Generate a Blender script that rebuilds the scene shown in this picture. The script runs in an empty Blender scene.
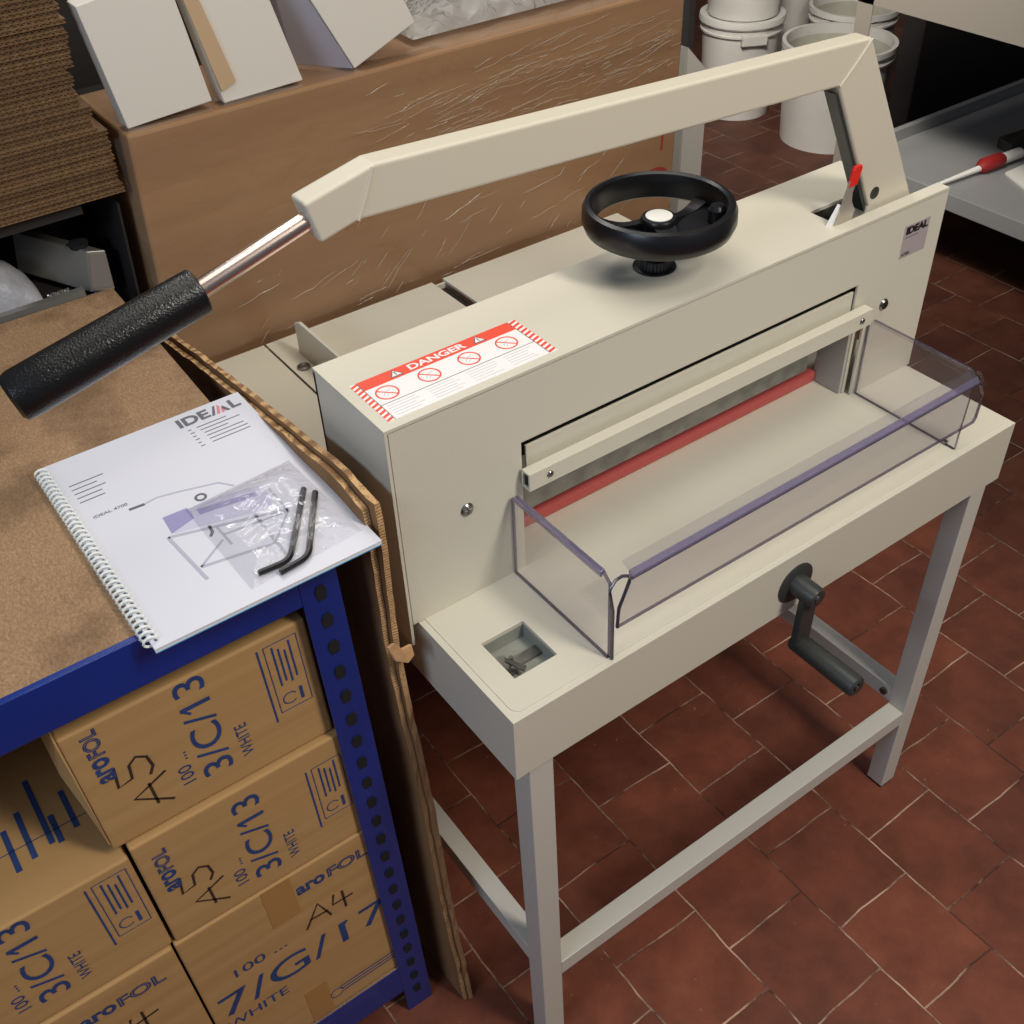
import bpy, bmesh, math, random
from mathutils import Vector, Matrix, Euler, noise
random.seed(7)
PI = math.pi
scene = bpy.context.scene
col = scene.collection

# ------------------------------------------------------------------ camera
cam_d = bpy.data.cameras.new('camera')
cam = bpy.data.objects.new('camera', cam_d)
col.objects.link(cam)
cam.location = (-0.3650, -0.5523, 1.5508)
cam.rotation_euler = (math.radians(49.443), math.radians(2.047), math.radians(-35.911))
cam_d.sensor_width = 36.0
cam_d.lens = 38.846
cam_d.clip_start = 0.02
scene.camera = cam

# ------------------------------------------------------------------ world and lights
world = bpy.data.worlds.new('world')
scene.world = world
world.use_nodes = True
wb = world.node_tree.nodes['Background']
wb.inputs[0].default_value = (0.62, 0.70, 0.90, 1)
wb.inputs[1].default_value = 0.13


def area(name, loc, target, sx, sy, power, color):
    d = bpy.data.lights.new(name, 'AREA')
    d.shape = 'RECTANGLE'
    d.size = sx
    d.size_y = sy
    d.energy = power
    d.color = color
    o = bpy.data.objects.new(name, d)
    col.objects.link(o)
    o.location = loc
    o.rotation_euler = (Vector(target) - Vector(loc)).to_track_quat('-Z', 'Y').to_euler()
    return o


area('ceiling_lamp_front', (0.70, -1.40, 2.65), (0.45, 0.1, 0.8), 0.40, 1.0, 42, (1.0, 0.93, 0.83))
area('ceiling_lamp_rear', (0.55, 1.75, 2.7), (0.5, 0.9, 0.7), 1.2, 0.25, 13, (1.0, 0.95, 0.88))
area('top_fill', (0.35, 0.35, 2.8), (0.35, 0.35, 0.0), 1.4, 1.4, 17, (1.0, 0.95, 0.86))  # broad soft fill added to brighten the machine's top
area('far_fill', (0.85, 0.85, 2.15), (2.6, 2.1, 0.30), 0.5, 0.25, 11, (1.0, 0.94, 0.86)).data.spread = math.radians(75)  # fill light added to brighten the far buckets
area('daylight_left', (-2.1, -0.5, 2.1), (0.0, 0.2, 0.6), 1.2, 0.5, 20, (0.66, 0.80, 1.0))  # soft cool daylight from the left, in place of an unseen window

vs = scene.view_settings
vs.view_transform = 'Standard'
vs.look = 'None'
vs.exposure = 0.0
vs.gamma = 1.0
vs.use_curve_mapping = False


# ------------------------------------------------------------------ materials
def lin(c):
    return tuple(((v / 255) / 12.92 if v / 255 <= 0.04045 else ((v / 255 + 0.055) / 1.055) ** 2.4) for v in c) + (1,)


def mat(name, rgb, rough=0.5, metal=0.0, var=0.0, scale=20.0, bump=0.0, bscale=None, rgb2=None, coat=0.0,
        stretch=(1, 1, 1), spec=0.5, bdist=0.002, detail=4.0):
    m = bpy.data.materials.new(name)
    m.use_nodes = True
    nt = m.node_tree
    b = nt.nodes['Principled BSDF']
    b.inputs['Base Color'].default_value = lin(rgb)
    b.inputs['Roughness'].default_value = rough
    b.inputs['Metallic'].default_value = metal
    b.inputs['Coat Weight'].default_value = coat
    b.inputs['Specular IOR Level'].default_value = spec
    tc = nt.nodes.new('ShaderNodeTexCoord')
    mp = nt.nodes.new('ShaderNodeMapping')
    mp.inputs['Scale'].default_value = stretch
    nt.links.new(tc.outputs['Object'], mp.inputs['Vector'])
    if var > 0 or rgb2:
        n = nt.nodes.new('ShaderNodeTexNoise')
        n.inputs['Scale'].default_value = scale
        n.inputs['Detail'].default_value = detail
        nt.links.new(mp.outputs[0], n.inputs['Vector'])
        r = nt.nodes.new('ShaderNodeValToRGB')
        c1 = lin(rgb)
        c2 = lin(rgb2) if rgb2 else tuple(v * (1 - var) for v in c1[:3]) + (1,)
        r.color_ramp.elements[0].color = c2
        r.color_ramp.elements[1].color = c1
        r.color_ramp.elements[0].position = 0.35
        r.color_ramp.elements[1].position = 0.65
        nt.links.new(n.outputs['Fac'], r.inputs['Fac'])
        nt.links.new(r.outputs[0], b.inputs['Base Color'])
    if bump > 0:
        n2 = nt.nodes.new('ShaderNodeTexNoise')
        n2.inputs['Scale'].default_value = bscale or scale
        n2.inputs['Detail'].default_value = 3
        nt.links.new(mp.outputs[0], n2.inputs['Vector'])
        bp = nt.nodes.new('ShaderNodeBump')
        bp.inputs['Strength'].default_value = bump
        bp.inputs['Distance'].default_value = bdist
        nt.links.new(n2.outputs['Fac'], bp.inputs['Height'])
        nt.links.new(bp.outputs[0], b.inputs['Normal'])
    return m


def mat_clear(name, tint, gloss_rough=0.03, ior=1.5, bump=0.0, bscale=30, stretch=(1, 1, 1), body=0.0, bodycol=(200, 200, 210),
              bdist=0.01, gain=1.0):
    """clear sheet: transparent with a fresnel reflection on top"""
    m = bpy.data.materials.new(name)
    m.use_nodes = True
    nt = m.node_tree
    nt.nodes.clear()
    out = nt.nodes.new('ShaderNodeOutputMaterial')
    tr = nt.nodes.new('ShaderNodeBsdfTransparent')
    tr.inputs[0].default_value = lin(tint)
    gl = nt.nodes.new('ShaderNodeBsdfGlossy')
    gl.inputs['Roughness'].default_value = gloss_rough
    # reflection rises towards grazing angles, the same on both sides of the sheet
    fr = nt.nodes.new('ShaderNodeLayerWeight')
    fr.inputs[0].default_value = 0.5
    pw = nt.nodes.new('ShaderNodeMath')
    pw.operation = 'POWER'
    pw.inputs[1].default_value = 4.5
    nt.links.new(fr.outputs['Facing'], pw.inputs[0])
    ml = nt.nodes.new('ShaderNodeMath')
    ml.operation = 'MULTIPLY_ADD'
    f0 = ((ior - 1) / (ior + 1)) ** 2
    ml.inputs[1].default_value = 0.9 - f0
    ml.inputs[2].default_value = f0
    nt.links.new(pw.outputs[0], ml.inputs[0])
    base = tr.outputs[0]
    if body > 0:
        df = nt.nodes.new('ShaderNodeBsdfDiffuse')
        df.inputs[0].default_value = lin(bodycol)
        m1 = nt.nodes.new('ShaderNodeMixShader')
        m1.inputs[0].default_value = body
        nt.links.new(tr.outputs[0], m1.inputs[1])
        nt.links.new(df.outputs[0], m1.inputs[2])
        base = m1.outputs[0]
    mx = nt.nodes.new('ShaderNodeMixShader')
    fac = ml.outputs[0]
    if gain != 1.0:
        mm = nt.nodes.new('ShaderNodeMath')
        mm.operation = 'MULTIPLY'
        mm.use_clamp = True
        mm.inputs[1].default_value = gain
        nt.links.new(fac, mm.inputs[0])
        fac = mm.outputs[0]
    nt.links.new(fac, mx.inputs[0])
    nt.links.new(base, mx.inputs[1])
    nt.links.new(gl.outputs[0], mx.inputs[2])
    nt.links.new(mx.outputs[0], out.inputs[0])
    if bump > 0:
        tc = nt.nodes.new('ShaderNodeTexCoord')
        mp = nt.nodes.new('ShaderNodeMapping')
        mp.inputs['Scale'].default_value = stretch
        mp.inputs['Rotation'].default_value = (0, math.radians(-28), 0)
        n = nt.nodes.new('ShaderNodeTexNoise')
        n.inputs['Scale'].default_value = bscale
        n.inputs['Detail'].default_value = 5
        n.inputs['Distortion'].default_value = 1.2
        bp = nt.nodes.new('ShaderNodeBump')
        bp.inputs['Strength'].default_value = bump
        bp.inputs['Distance'].default_value = bdist
        nt.links.new(tc.outputs['Object'], mp.inputs['Vector'])
        nt.links.new(mp.outputs[0], n.inputs['Vector'])
        nt.links.new(n.outputs['Fac'], bp.inputs['Height'])
        nt.links.new(bp.outputs[0], gl.inputs['Normal'])
        nt.links.new(bp.outputs[0], fr.inputs['Normal'])
    return m


def mat_floor():
    m = bpy.data.materials.new('terracotta_tiles')
    m.use_nodes = True
    nt = m.node_tree
    b = nt.nodes['Principled BSDF']
    tc = nt.nodes.new('ShaderNodeTexCoord')
    # tile courses run along y, so x and y are swapped before the brick pattern
    mp = nt.nodes.new('ShaderNodeMapping')
    mp.inputs['Rotation'].default_value = (0, 0, math.radians(-90))
    mp.inputs['Location'].default_value = (-0.0285, 0.177 + 0.151 * 40, 0)
    wob = nt.nodes.new('ShaderNodeTexNoise')
    wob.inputs['Scale'].default_value = 9
    wob.inputs['Detail'].default_value = 5
    mxv = nt.nodes.new('ShaderNodeMixRGB')
    mxv.blend_type = 'LINEAR_LIGHT'
    mxv.inputs[0].default_value = 0.006
    nt.links.new(tc.outputs['Object'], wob.inputs['Vector'])
    nt.links.new(tc.outputs['Object'], mxv.inputs[1])
    nt.links.new(wob.outputs['Color'], mxv.inputs[2])
    nt.links.new(mxv.outputs[0], mp.inputs['Vector'])
    br = nt.nodes.new('ShaderNodeTexBrick')
    br.offset = 0.5
    br.inputs['Scale'].default_value = 1.0
    br.inputs['Brick Width'].default_value = 0.151
    br.inputs['Row Height'].default_value = 0.151
    br.inputs['Mortar Size'].default_value = 0.0016
    br.inputs['Mortar Smooth'].default_value = 0.3
    br.inputs['Bias'].default_value = 0.0
    br.inputs['Color1'].default_value = lin((139, 78, 56))
    br.inputs['Color2'].default_value = lin((118, 65, 48))
    br.inputs['Mortar'].default_value = lin((92, 56, 44))
    nt.links.new(mp.outputs[0], br.inputs['Vector'])
    n = nt.nodes.new('ShaderNodeTexNoise')
    n.inputs['Scale'].default_value = 12
    n.inputs['Detail'].default_value = 8
    n.inputs['Roughness'].default_value = 0.65
    nt.links.new(tc.outputs['Object'], n.inputs['Vector'])
    rp = nt.nodes.new('ShaderNodeValToRGB')
    rp.color_ramp.elements[0].position = 0.3
    rp.color_ramp.elements[0].color = (0.5, 0.47, 0.46, 1)
    rp.color_ramp.elements[1].position = 0.7
    rp.color_ramp.elements[1].color = (1.12, 1.1, 1.08, 1)
    nt.links.new(n.outputs['Fac'], rp.inputs['Fac'])
    mu = nt.nodes.new('ShaderNodeMixRGB')
    mu.blend_type = 'MULTIPLY'
    mu.inputs[0].default_value = 0.85
    nt.links.new(br.outputs['Color'], mu.inputs[1])
    nt.links.new(rp.outputs[0], mu.inputs[2])
    # pale dusty patches, mostly along the joints
    n3 = nt.nodes.new('ShaderNodeTexNoise')
    n3.inputs['Scale'].default_value = 5.0
    n3.inputs['Detail'].default_value = 9
    n3.inputs['Roughness'].default_value = 0.75
    nt.links.new(tc.outputs['Object'], n3.inputs['Vector'])
    r3 = nt.nodes.new('ShaderNodeValToRGB')
    r3.color_ramp.elements[0].position = 0.44
    r3.color_ramp.elements[0].color = (0, 0, 0, 1)
    r3.color_ramp.elements[1].position = 0.6
    r3.color_ramp.elements[1].color = (1, 1, 1, 1)
    nt.links.new(n3.outputs['Fac'], r3.inputs['Fac'])
    mul = nt.nodes.new('ShaderNodeMath')
    mul.operation = 'MULTIPLY'
    nt.links.new(br.outputs['Fac'], mul.inputs[0])
    nt.links.new(r3.outputs[0], mul.inputs[1])
    m2 = nt.nodes.new('ShaderNodeMixRGB')
    m2.inputs[2].default_value = lin((206, 168, 142))
    nt.links.new(mul.outputs[0], m2.inputs[0])
    nt.links.new(mu.outputs[0], m2.inputs[1])
    n4 = nt.nodes.new('ShaderNodeTexNoise')
    n4.inputs['Scale'].default_value = 85
    n4.inputs['Detail'].default_value = 2
    nt.links.new(tc.outputs['Object'], n4.inputs['Vector'])
    r4 = nt.nodes.new('ShaderNodeValToRGB')
    r4.color_ramp.elements[0].position = 0.73
    r4.color_ramp.elements[0].color = (0, 0, 0, 1)
    r4.color_ramp.elements[1].position = 0.78
    r4.color_ramp.elements[1].color = (0.6, 0.6, 0.6, 1)
    nt.links.new(n4.outputs['Fac'], r4.inputs['Fac'])
    # large uneven areas, darker towards the right
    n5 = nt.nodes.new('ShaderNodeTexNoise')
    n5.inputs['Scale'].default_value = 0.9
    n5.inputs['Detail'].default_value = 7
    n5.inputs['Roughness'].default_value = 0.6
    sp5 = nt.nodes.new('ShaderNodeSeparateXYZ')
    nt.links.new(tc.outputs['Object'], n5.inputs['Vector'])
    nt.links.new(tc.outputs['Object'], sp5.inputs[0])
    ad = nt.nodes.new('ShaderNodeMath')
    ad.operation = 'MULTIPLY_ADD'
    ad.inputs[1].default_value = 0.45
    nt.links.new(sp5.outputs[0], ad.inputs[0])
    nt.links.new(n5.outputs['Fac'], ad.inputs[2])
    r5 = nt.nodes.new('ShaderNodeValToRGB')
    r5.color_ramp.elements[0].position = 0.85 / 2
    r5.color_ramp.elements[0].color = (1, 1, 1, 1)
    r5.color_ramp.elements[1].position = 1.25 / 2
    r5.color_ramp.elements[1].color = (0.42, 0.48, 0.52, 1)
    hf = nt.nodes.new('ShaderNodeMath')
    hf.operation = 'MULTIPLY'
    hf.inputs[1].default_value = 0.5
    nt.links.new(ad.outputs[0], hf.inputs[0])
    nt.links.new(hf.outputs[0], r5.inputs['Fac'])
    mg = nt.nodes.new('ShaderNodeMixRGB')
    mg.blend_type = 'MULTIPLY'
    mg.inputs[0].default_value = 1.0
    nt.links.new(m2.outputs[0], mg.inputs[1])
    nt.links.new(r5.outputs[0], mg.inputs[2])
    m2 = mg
    m3 = nt.nodes.new('ShaderNodeMixRGB')
    m3.inputs[2].default_value = lin((170, 132, 110))
    nt.links.new(r4.outputs[0], m3.inputs[0])
    nt.links.new(m2.outputs[0], m3.inputs[1])
    nt.links.new(m3.outputs[0], b.inputs['Base Color'])
    b.inputs['Roughness'].default_value = 0.55
    b.inputs['Specular IOR Level'].default_value = 0.35
    hb = nt.nodes.new('ShaderNodeMath')
    hb.operation = 'SUBTRACT'
    nt.links.new(n.outputs['Fac'], hb.inputs[0])
    nt.links.new(br.outputs['Fac'], hb.inputs[1])
    bp = nt.nodes.new('ShaderNodeBump')
    bp.inputs['Strength'].default_value = 0.5
    bp.inputs['Distance'].default_value = 0.002
    nt.links.new(hb.outputs[0], bp.inputs['Height'])
    nt.links.new(bp.outputs[0], b.inputs['Normal'])
    return m


def mat_chip():
    m = bpy.data.materials.new('chipboard')
    m.use_nodes = True
    nt = m.node_tree
    b = nt.nodes['Principled BSDF']
    tc = nt.nodes.new('ShaderNodeTexCoord')
    v = nt.nodes.new('ShaderNodeTexVoronoi')
    v.inputs['Scale'].default_value = 800
    mp = nt.nodes.new('ShaderNodeMapping')
    mp.inputs['Scale'].default_value = (1, 0.55, 1)
    nt.links.new(tc.outputs['Object'], mp.inputs[0])
    nt.links.new(mp.outputs[0], v.inputs['Vector'])
    r = nt.nodes.new('ShaderNodeValToRGB')
    e = r.color_ramp.elements
    e[0].color = lin((118, 91, 64))
    e[1].color = lin((178, 145, 110))
    e[1].position = 0.9
    x = e.new(0.45)
    x.color = lin((146, 115, 83))
    nf = nt.nodes.new('ShaderNodeTexNoise')
    nf.inputs['Scale'].default_value = 380
    nf.inputs['Detail'].default_value = 4
    nt.links.new(mp.outputs[0], nf.inputs['Vector'])
    mf = nt.nodes.new('ShaderNodeMixRGB')
    mf.inputs[0].default_value = 0.6
    nt.links.new(v.outputs['Color'], mf.inputs[1])
    nt.links.new(nf.outputs['Fac'], mf.inputs[2])
    nt.links.new(mf.outputs[0], r.inputs['Fac'])
    n = nt.nodes.new('ShaderNodeTexNoise')
    n.inputs['Scale'].default_value = 14
    n.inputs['Detail'].default_value = 6
    nt.links.new(tc.outputs['Object'], n.inputs['Vector'])
    r2 = nt.nodes.new('ShaderNodeValToRGB')
    r2.color_ramp.elements[0].position = 0.34
    r2.color_ramp.elements[0].color = (0.62, 0.6, 0.58, 1)
    r2.color_ramp.elements[1].position = 0.5
    r2.color_ramp.elements[1].color = (1, 1, 1, 1)
    nt.links.new(n.outputs['Fac'], r2.inputs['Fac'])
    mu = nt.nodes.new('ShaderNodeMixRGB')
    mu.blend_type = 'MULTIPLY'
    mu.inputs[0].default_value = 1
    nt.links.new(r.outputs[0], mu.inputs[1])
    nt.links.new(r2.outputs[0], mu.inputs[2])
    nt.links.new(mu.outputs[0], b.inputs['Base Color'])
    b.inputs['Roughness'].default_value = 0.75
    return m


def mat_corrugated():
    """cut edge of corrugated board: fluting as fine bright and dark cells"""
    m = bpy.data.materials.new('corrugated_edge')
    m.use_nodes = True
    nt = m.node_tree
    b = nt.nodes['Principled BSDF']
    tc = nt.nodes.new('ShaderNodeTexCoord')
    w = nt.nodes.new('ShaderNodeTexWave')
    w.inputs['Scale'].default_value = 90
    w.inputs['Distortion'].default_value = 3.0
    w.inputs['Detail'].default_value = 3
    w.inputs['Detail Scale'].default_value = 5
    w.bands_direction = 'Z'
    nt.links.new(tc.outputs['Object'], w.inputs['Vector'])
    n = nt.nodes.new('ShaderNodeTexNoise')
    n.inputs['Scale'].default_value = 260
    nt.links.new(tc.outputs['Object'], n.inputs['Vector'])
    mx = nt.nodes.new('ShaderNodeMixRGB')
    mx.inputs[0].default_value = 0.5
    nt.links.new(w.outputs['Color'], mx.inputs[1])
    nt.links.new(n.outputs['Color'], mx.inputs[2])
    r = nt.nodes.new('ShaderNodeValToRGB')
    r.color_ramp.elements[0].position = 0.3
    r.color_ramp.elements[0].color = lin((138, 102, 66))
    r.color_ramp.elements[1].position = 0.7
    r.color_ramp.elements[1].color = lin((208, 168, 118))
    nt.links.new(mx.outputs[0], r.inputs['Fac'])
    nt.links.new(r.outputs[0], b.inputs['Base Color'])
    b.inputs['Roughness'].default_value = 0.85
    return m


M = {}
M['cream'] = mat('cream_paint', (210, 204, 186), 0.40, bump=0.35, bscale=420, bdist=0.0006)
M['cream_arm'] = mat('cream_arm_paint', (208, 200, 180), 0.36, bump=0.1, bscale=300, bdist=0.0005)
M['cream_stand'] = mat('stand_paint', (206, 202, 190), 0.45)
M['black_plastic'] = mat('black_plastic', (20, 20, 22), 0.32, spec=0.5)
M['grip'] = mat('grained_grip', (20, 20, 20), 0.27, bump=0.6, bscale=560, bdist=0.0008)
M['dark_plastic'] = mat('dark_grey_plastic', (52, 54, 52), 0.42)
M['chrome'] = mat('chrome', (240, 218, 204), 0.24, 1.0)
M['steel'] = mat('steel', (150, 150, 148), 0.32, 1.0, var=0.3, scale=60)
M['dark_steel'] = mat('dark_steel', (92, 90, 88), 0.45, 0.8, var=0.4, scale=40)
M['well'] = mat('well_zinc', (150, 152, 142), 0.5, var=0.15, scale=30)
M['post_grey'] = mat('post_grey', (176, 174, 168), 0.45)
M['knife'] = mat('knife_steel', (152, 150, 142), 0.5, 0.3, var=0.3, scale=50)
M['lever_steel'] = mat('lever_steel', (186, 178, 164), 0.35, 0.5)
M['gloom'] = mat('shade_black', (22, 18, 17), 0.75)  # near-black standing in for the shaded floor behind the work table
M['white_cap'] = mat('white_cap', (232, 230, 222), 0.4)
M['red'] = mat('red_plastic', (222, 44, 30), 0.4)
M['red_strip'] = mat('red_cutting_strip', (188, 84, 80), 0.5)
M['label_red'] = mat('label_red', (236, 74, 44), 0.45)
M['label_white'] = mat('label_white', (240, 238, 236), 0.4)
M['label_grey'] = mat('label_grey_print', (206, 206, 206), 0.5)
M['label_line'] = mat('label_line', (110, 108, 104), 0.5)
M['ink_black'] = mat('black_ink', (34, 30, 30), 0.5)
M['ink_grey'] = mat('grey_ink', (96, 96, 104), 0.5)
M['sticker'] = mat('badge_grey', (172, 160, 160), 0.4)
M['blue'] = mat('blue_paint', (0, 44, 128), 0.3, coat=0.2, var=0.2, scale=6)
M['hole'] = mat('post_hole_shadow_steel', (16, 16, 20), 0.8)
M['chip'] = mat_chip()
M['board'] = mat('cardboard_brown', (186, 146, 94), 0.8, rgb2=(176, 136, 84), scale=6, stretch=(0.3, 1, 9), bump=0.08, bscale=40)
M['board_top'] = mat('cardboard_top', (196, 156, 100), 0.8, var=0.08, scale=9)
M['board_tape'] = mat('parcel_tape', (172, 128, 74), 0.35)
M['board_dark'] = mat('cardboard_sheet', (150, 112, 72), 0.85, rgb2=(132, 96, 60), scale=5, stretch=(1, 5, 0.8), bump=0.15, bscale=30)
M['crate'] = mat('carton_brown', (160, 122, 84), 0.7, rgb2=(146, 108, 72), scale=3, stretch=(0.5, 1, 8), bump=0.05, bscale=9)
M['corr'] = mat_corrugated()
M['pile'] = mat('stacked_board', (128, 98, 64), 0.9, rgb2=(100, 74, 47), scale=60, stretch=(4, 1, 0.6))
M['pile_b'] = mat('stacked_board_dark', (108, 81, 52), 0.9, rgb2=(86, 62, 39), scale=60, stretch=(4, 1, 0.6))
M['ink_blue'] = mat('blue_box_print', (40, 66, 120), 0.7, var=0.2, scale=60)
M['marker'] = mat('dark_marker', (58, 42, 34), 0.6)
M['paper'] = mat('white_paper', (212, 213, 222), 0.35, coat=0.15)
M['page_edge'] = mat('page_edges', (232, 232, 232), 0.7)
M['blue_cover'] = mat('blue_back_cover', (96, 160, 200), 0.4)
M['coil'] = mat('white_coil', (232, 236, 232), 0.3)
M['pink'] = mat('pink_ink', (212, 130, 142), 0.5)
M['draw_grey'] = mat('drawing_grey', (176, 176, 190), 0.5)
M['draw_lilac'] = mat('drawing_lilac', (196, 194, 216), 0.5)
M['draw_purple'] = mat('drawing_purple', (146, 142, 184), 0.5)
M['allen'] = mat('blackened_steel', (48, 48, 50), 0.3, 0.6)
M['white_box'] = mat('white_carton', (210, 204, 194), 0.6)
M['white_box_shaded'] = mat('white_carton_shaded', (186, 184, 196), 0.6)  # white carton with the bluish shade of its turned side in the colour
M['bucket'] = mat('white_bucket', (202, 199, 192), 0.38, var=0.12, scale=5)
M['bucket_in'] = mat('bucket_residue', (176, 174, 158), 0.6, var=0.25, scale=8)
M['table'] = mat('white_table', (146, 139, 128), 0.45)
M['tray'] = mat('grey_tray', (144, 144, 143), 0.4, var=0.06, scale=3)
M['pale_panel'] = mat('pale_panel', (176, 172, 162), 0.55)
M['wall'] = mat('wall_plaster', (150, 140, 128), 0.9, var=0.1, scale=2)
M['dark_board'] = mat('added_dark_board', (34, 30, 28), 0.7)
M['alu'] = mat('aluminium', (172, 168, 160), 0.4, 0.7)
M['rib'] = mat('black_rubber', (24, 24, 24), 0.7)
M['floor'] = mat_floor()
M['acrylic'] = mat_clear('clear_acrylic', (246, 245, 247), 0.04, 1.49, body=0.02, bodycol=(225, 222, 230))
M['acrylic_edge'] = mat_clear('acrylic_edge', (196, 190, 212), 0.08, 1.6, body=0.30, bodycol=(132, 122, 160))
M['acrylic_lilac'] = mat_clear('acrylic_bend', (206, 200, 224), 0.08, 1.6, body=0.27, bodycol=(158, 152, 178), gain=1.5)
M['acrylic_seam'] = mat_clear('acrylic_cut_edge', (160, 154, 168), 0.12, 1.6, body=0.30, bodycol=(100, 94, 112))
M['film'] = mat_clear('stretch_film', (248, 247, 245), 0.09, 1.5, bump=0.35, bscale=7, stretch=(1, 1, 4), body=0.02, bdist=0.008)
M['crease'] = mat_clear('film_crease', (235, 232, 228), 0.15, 1.6, body=0.45, bodycol=(225, 215, 200), gain=2.0)
M['bubble'] = mat_clear('crumpled_film', (206, 206, 206), 0.13, 1.5, bump=1.0, bscale=26, body=0.40, bodycol=(215, 212, 206), bdist=0.02)
M['zip'] = mat_clear('zip_bag_film', (246, 246, 248), 0.06, 1.5, bump=0.7, bscale=24, body=0.05, bodycol=(235, 235, 240), bdist=0.006, gain=1.3)
M['bag'] = mat('crumpled_white_bag', (168, 168, 172), 0.45, bump=0.6, bscale=30, bdist=0.01)


# ------------------------------------------------------------------ mesh builder
class MB:
    """collects shapes in world coordinates and links them as one mesh object"""

    def __init__(self):
        self.bm = bmesh.new()

    def box(self, a, b, mi=0):
        x0, y0, z0 = a
        x1, y1, z1 = b
        v = [self.bm.verts.new(p) for p in ((x0, y0, z0), (x1, y0, z0), (x1, y1, z0), (x0, y1, z0),
                                            (x0, y0, z1), (x1, y0, z1), (x1, y1, z1), (x0, y1, z1))]
        for f in ((0, 3, 2, 1), (4, 5, 6, 7), (0, 1, 5, 4), (1, 2, 6, 5), (2, 3, 7, 6), (3, 0, 4, 7)):
            self.bm.faces.new([v[i] for i in f]).material_index = mi
        return self

    def prism(self, pts, off, mi=0, mside=None):
        """closed outline pts (3D) swept by vector off"""
        off = Vector(off)
        a = [self.bm.verts.new(p) for p in pts]
        b = [self.bm.verts.new(Vector(p) + off) for p in pts]
        n = len(a)
        fs = [self.bm.faces.new(a), self.bm.faces.new(list(reversed(b)))]
        for f in fs:
            f.material_index = mi
        for i in range(n):
            f = self.bm.faces.new((a[(i + 1) % n], a[i], b[i], b[(i + 1) % n]))
            f.material_index = mi if mside is None else mside
        return self

    def poly(self, pts, mi=0):
        f = self.bm.faces.new([self.bm.verts.new(p) for p in pts])
        f.material_index = mi
        return self

    def lathe(self, origin, axis, prof, seg=48, closed=False, mi=0):
        """profile of (radius, distance along axis)"""
        axis = Vector(axis).normalized()
        q = axis.to_track_quat('Z', 'Y')
        o = Vector(origin)
        rings = []
        for r, h in prof:
            if r < 1e-6:
                rings.append([self.bm.verts.new(o + q @ Vector((0, 0, h)))])
            else:
                rings.append([self.bm.verts.new(o + q @ Vector((r * math.cos(2 * PI * i / seg), r * math.sin(2 * PI * i / seg), h)))
                              for i in range(seg)])
        pairs = list(zip(rings, rings[1:]))
        if closed:
            pairs.append((rings[-1], rings[0]))
        for A, B in pairs:
            for i in range(seg):
                j = (i + 1) % seg
                if len(A) == 1 and len(B) == 1:
                    continue
                if len(A) == 1:
                    f = self.bm.faces.new((A[0], B[j], B[i]))
                elif len(B) == 1:
                    f = self.bm.faces.new((A[i], A[j], B[0]))
                else:
                    f = self.bm.faces.new((A[i], A[j], B[j], B[i]))
                f.smooth = True
                f.material_index = mi
        return self

    def cyl(self, a, b, r, seg=32, bev=0.0):
        a, b = Vector(a), Vector(b)
        L = (b - a).length
        pr = [(0, 0), (r - bev, 0), (r, bev), (r, L - bev), (r - bev, L), (0, L)] if bev else [(0, 0), (r, 0), (r, L), (0, L)]
        return self.lathe(a, b - a, pr, seg)

    def tube(self, pts, r, seg=10, closed=False):
        pts = [Vector(p) for p in pts]
        rings = []
        n = len(pts)
        for i, p in enumerate(pts):
            if closed:
                t = pts[(i + 1) % n] - pts[i - 1]
            else:
                t = pts[min(i + 1, n - 1)] - pts[max(i - 1, 0)]
            q = t.normalized().to_track_quat('Z', 'Y')
            rr = r[i] if isinstance(r, (list, tuple)) else r
            rings.append([self.bm.verts.new(p + q @ Vector((rr * math.cos(2 * PI * k / seg), rr * math.sin(2 * PI * k / seg), 0)))
                          for k in range(seg)])
        m = n if closed else n - 1
        for i in range(m):
            A, B = rings[i], rings[(i + 1) % n]
            for k in range(seg):
                f = self.bm.faces.new((A[k], A[(k + 1) % seg], B[(k + 1) % seg], B[k]))
                f.smooth = True
        if not closed:
            self.bm.faces.new(list(reversed(rings[0])))
            self.bm.faces.new(rings[-1])
        return self

    def ribbon(self, pts, w, N, h=0.0003):
        """flat stroke of width w lying in the plane with normal N"""
        N = Vector(N).normalized()
        pts = [Vector(p) for p in pts]
        n = len(pts)
        L, R_ = [], []
        for i, p in enumerate(pts):
            t = (pts[min(i + 1, n - 1)] - pts[max(i - 1, 0)]).normalized()
            s = t.cross(N).normalized() * (w / 2)
            L.append(p + s)
            R_.append(p - s)
        for i in range(n - 1):
            self.prism([L[i], R_[i], R_[i + 1], L[i + 1]], N * h)
        return self

    def text(self, body, O, U, V, w=None, h=None, bold=0.0, outline=0.0, depth=0.0003):
        """lettering fitted into width w and height h; origin at its lower left"""
        cu = bpy.data.curves.new('lettering', 'FONT')
        cu.body = body
        cu.size = 1.0
        cu.offset = bold
        if outline:
            cu.fill_mode = 'NONE'
            cu.bevel_depth = outline
            cu.bevel_resolution = 0
        o = bpy.data.objects.new('lettering', cu)
        col.objects.link(o)
        dg = bpy.context.evaluated_depsgraph_get()
        me = bpy.data.meshes.new_from_object(o.evaluated_get(dg))
        bpy.data.objects.remove(o)
        xs = [v.co.x for v in me.vertices]
        ys = [v.co.y for v in me.vertices]
        x0, x1, y0, y1 = min(xs), max(xs), min(ys), max(ys)
        sx = (w / (x1 - x0)) if w else None
        sy = (h / (y1 - y0)) if h else None
        sx = sx or sy
        sy = sy or sx
        U, V, O = Vector(U).normalized(), Vector(V).normalized(), Vector(O)
        N = U.cross(V)
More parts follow.
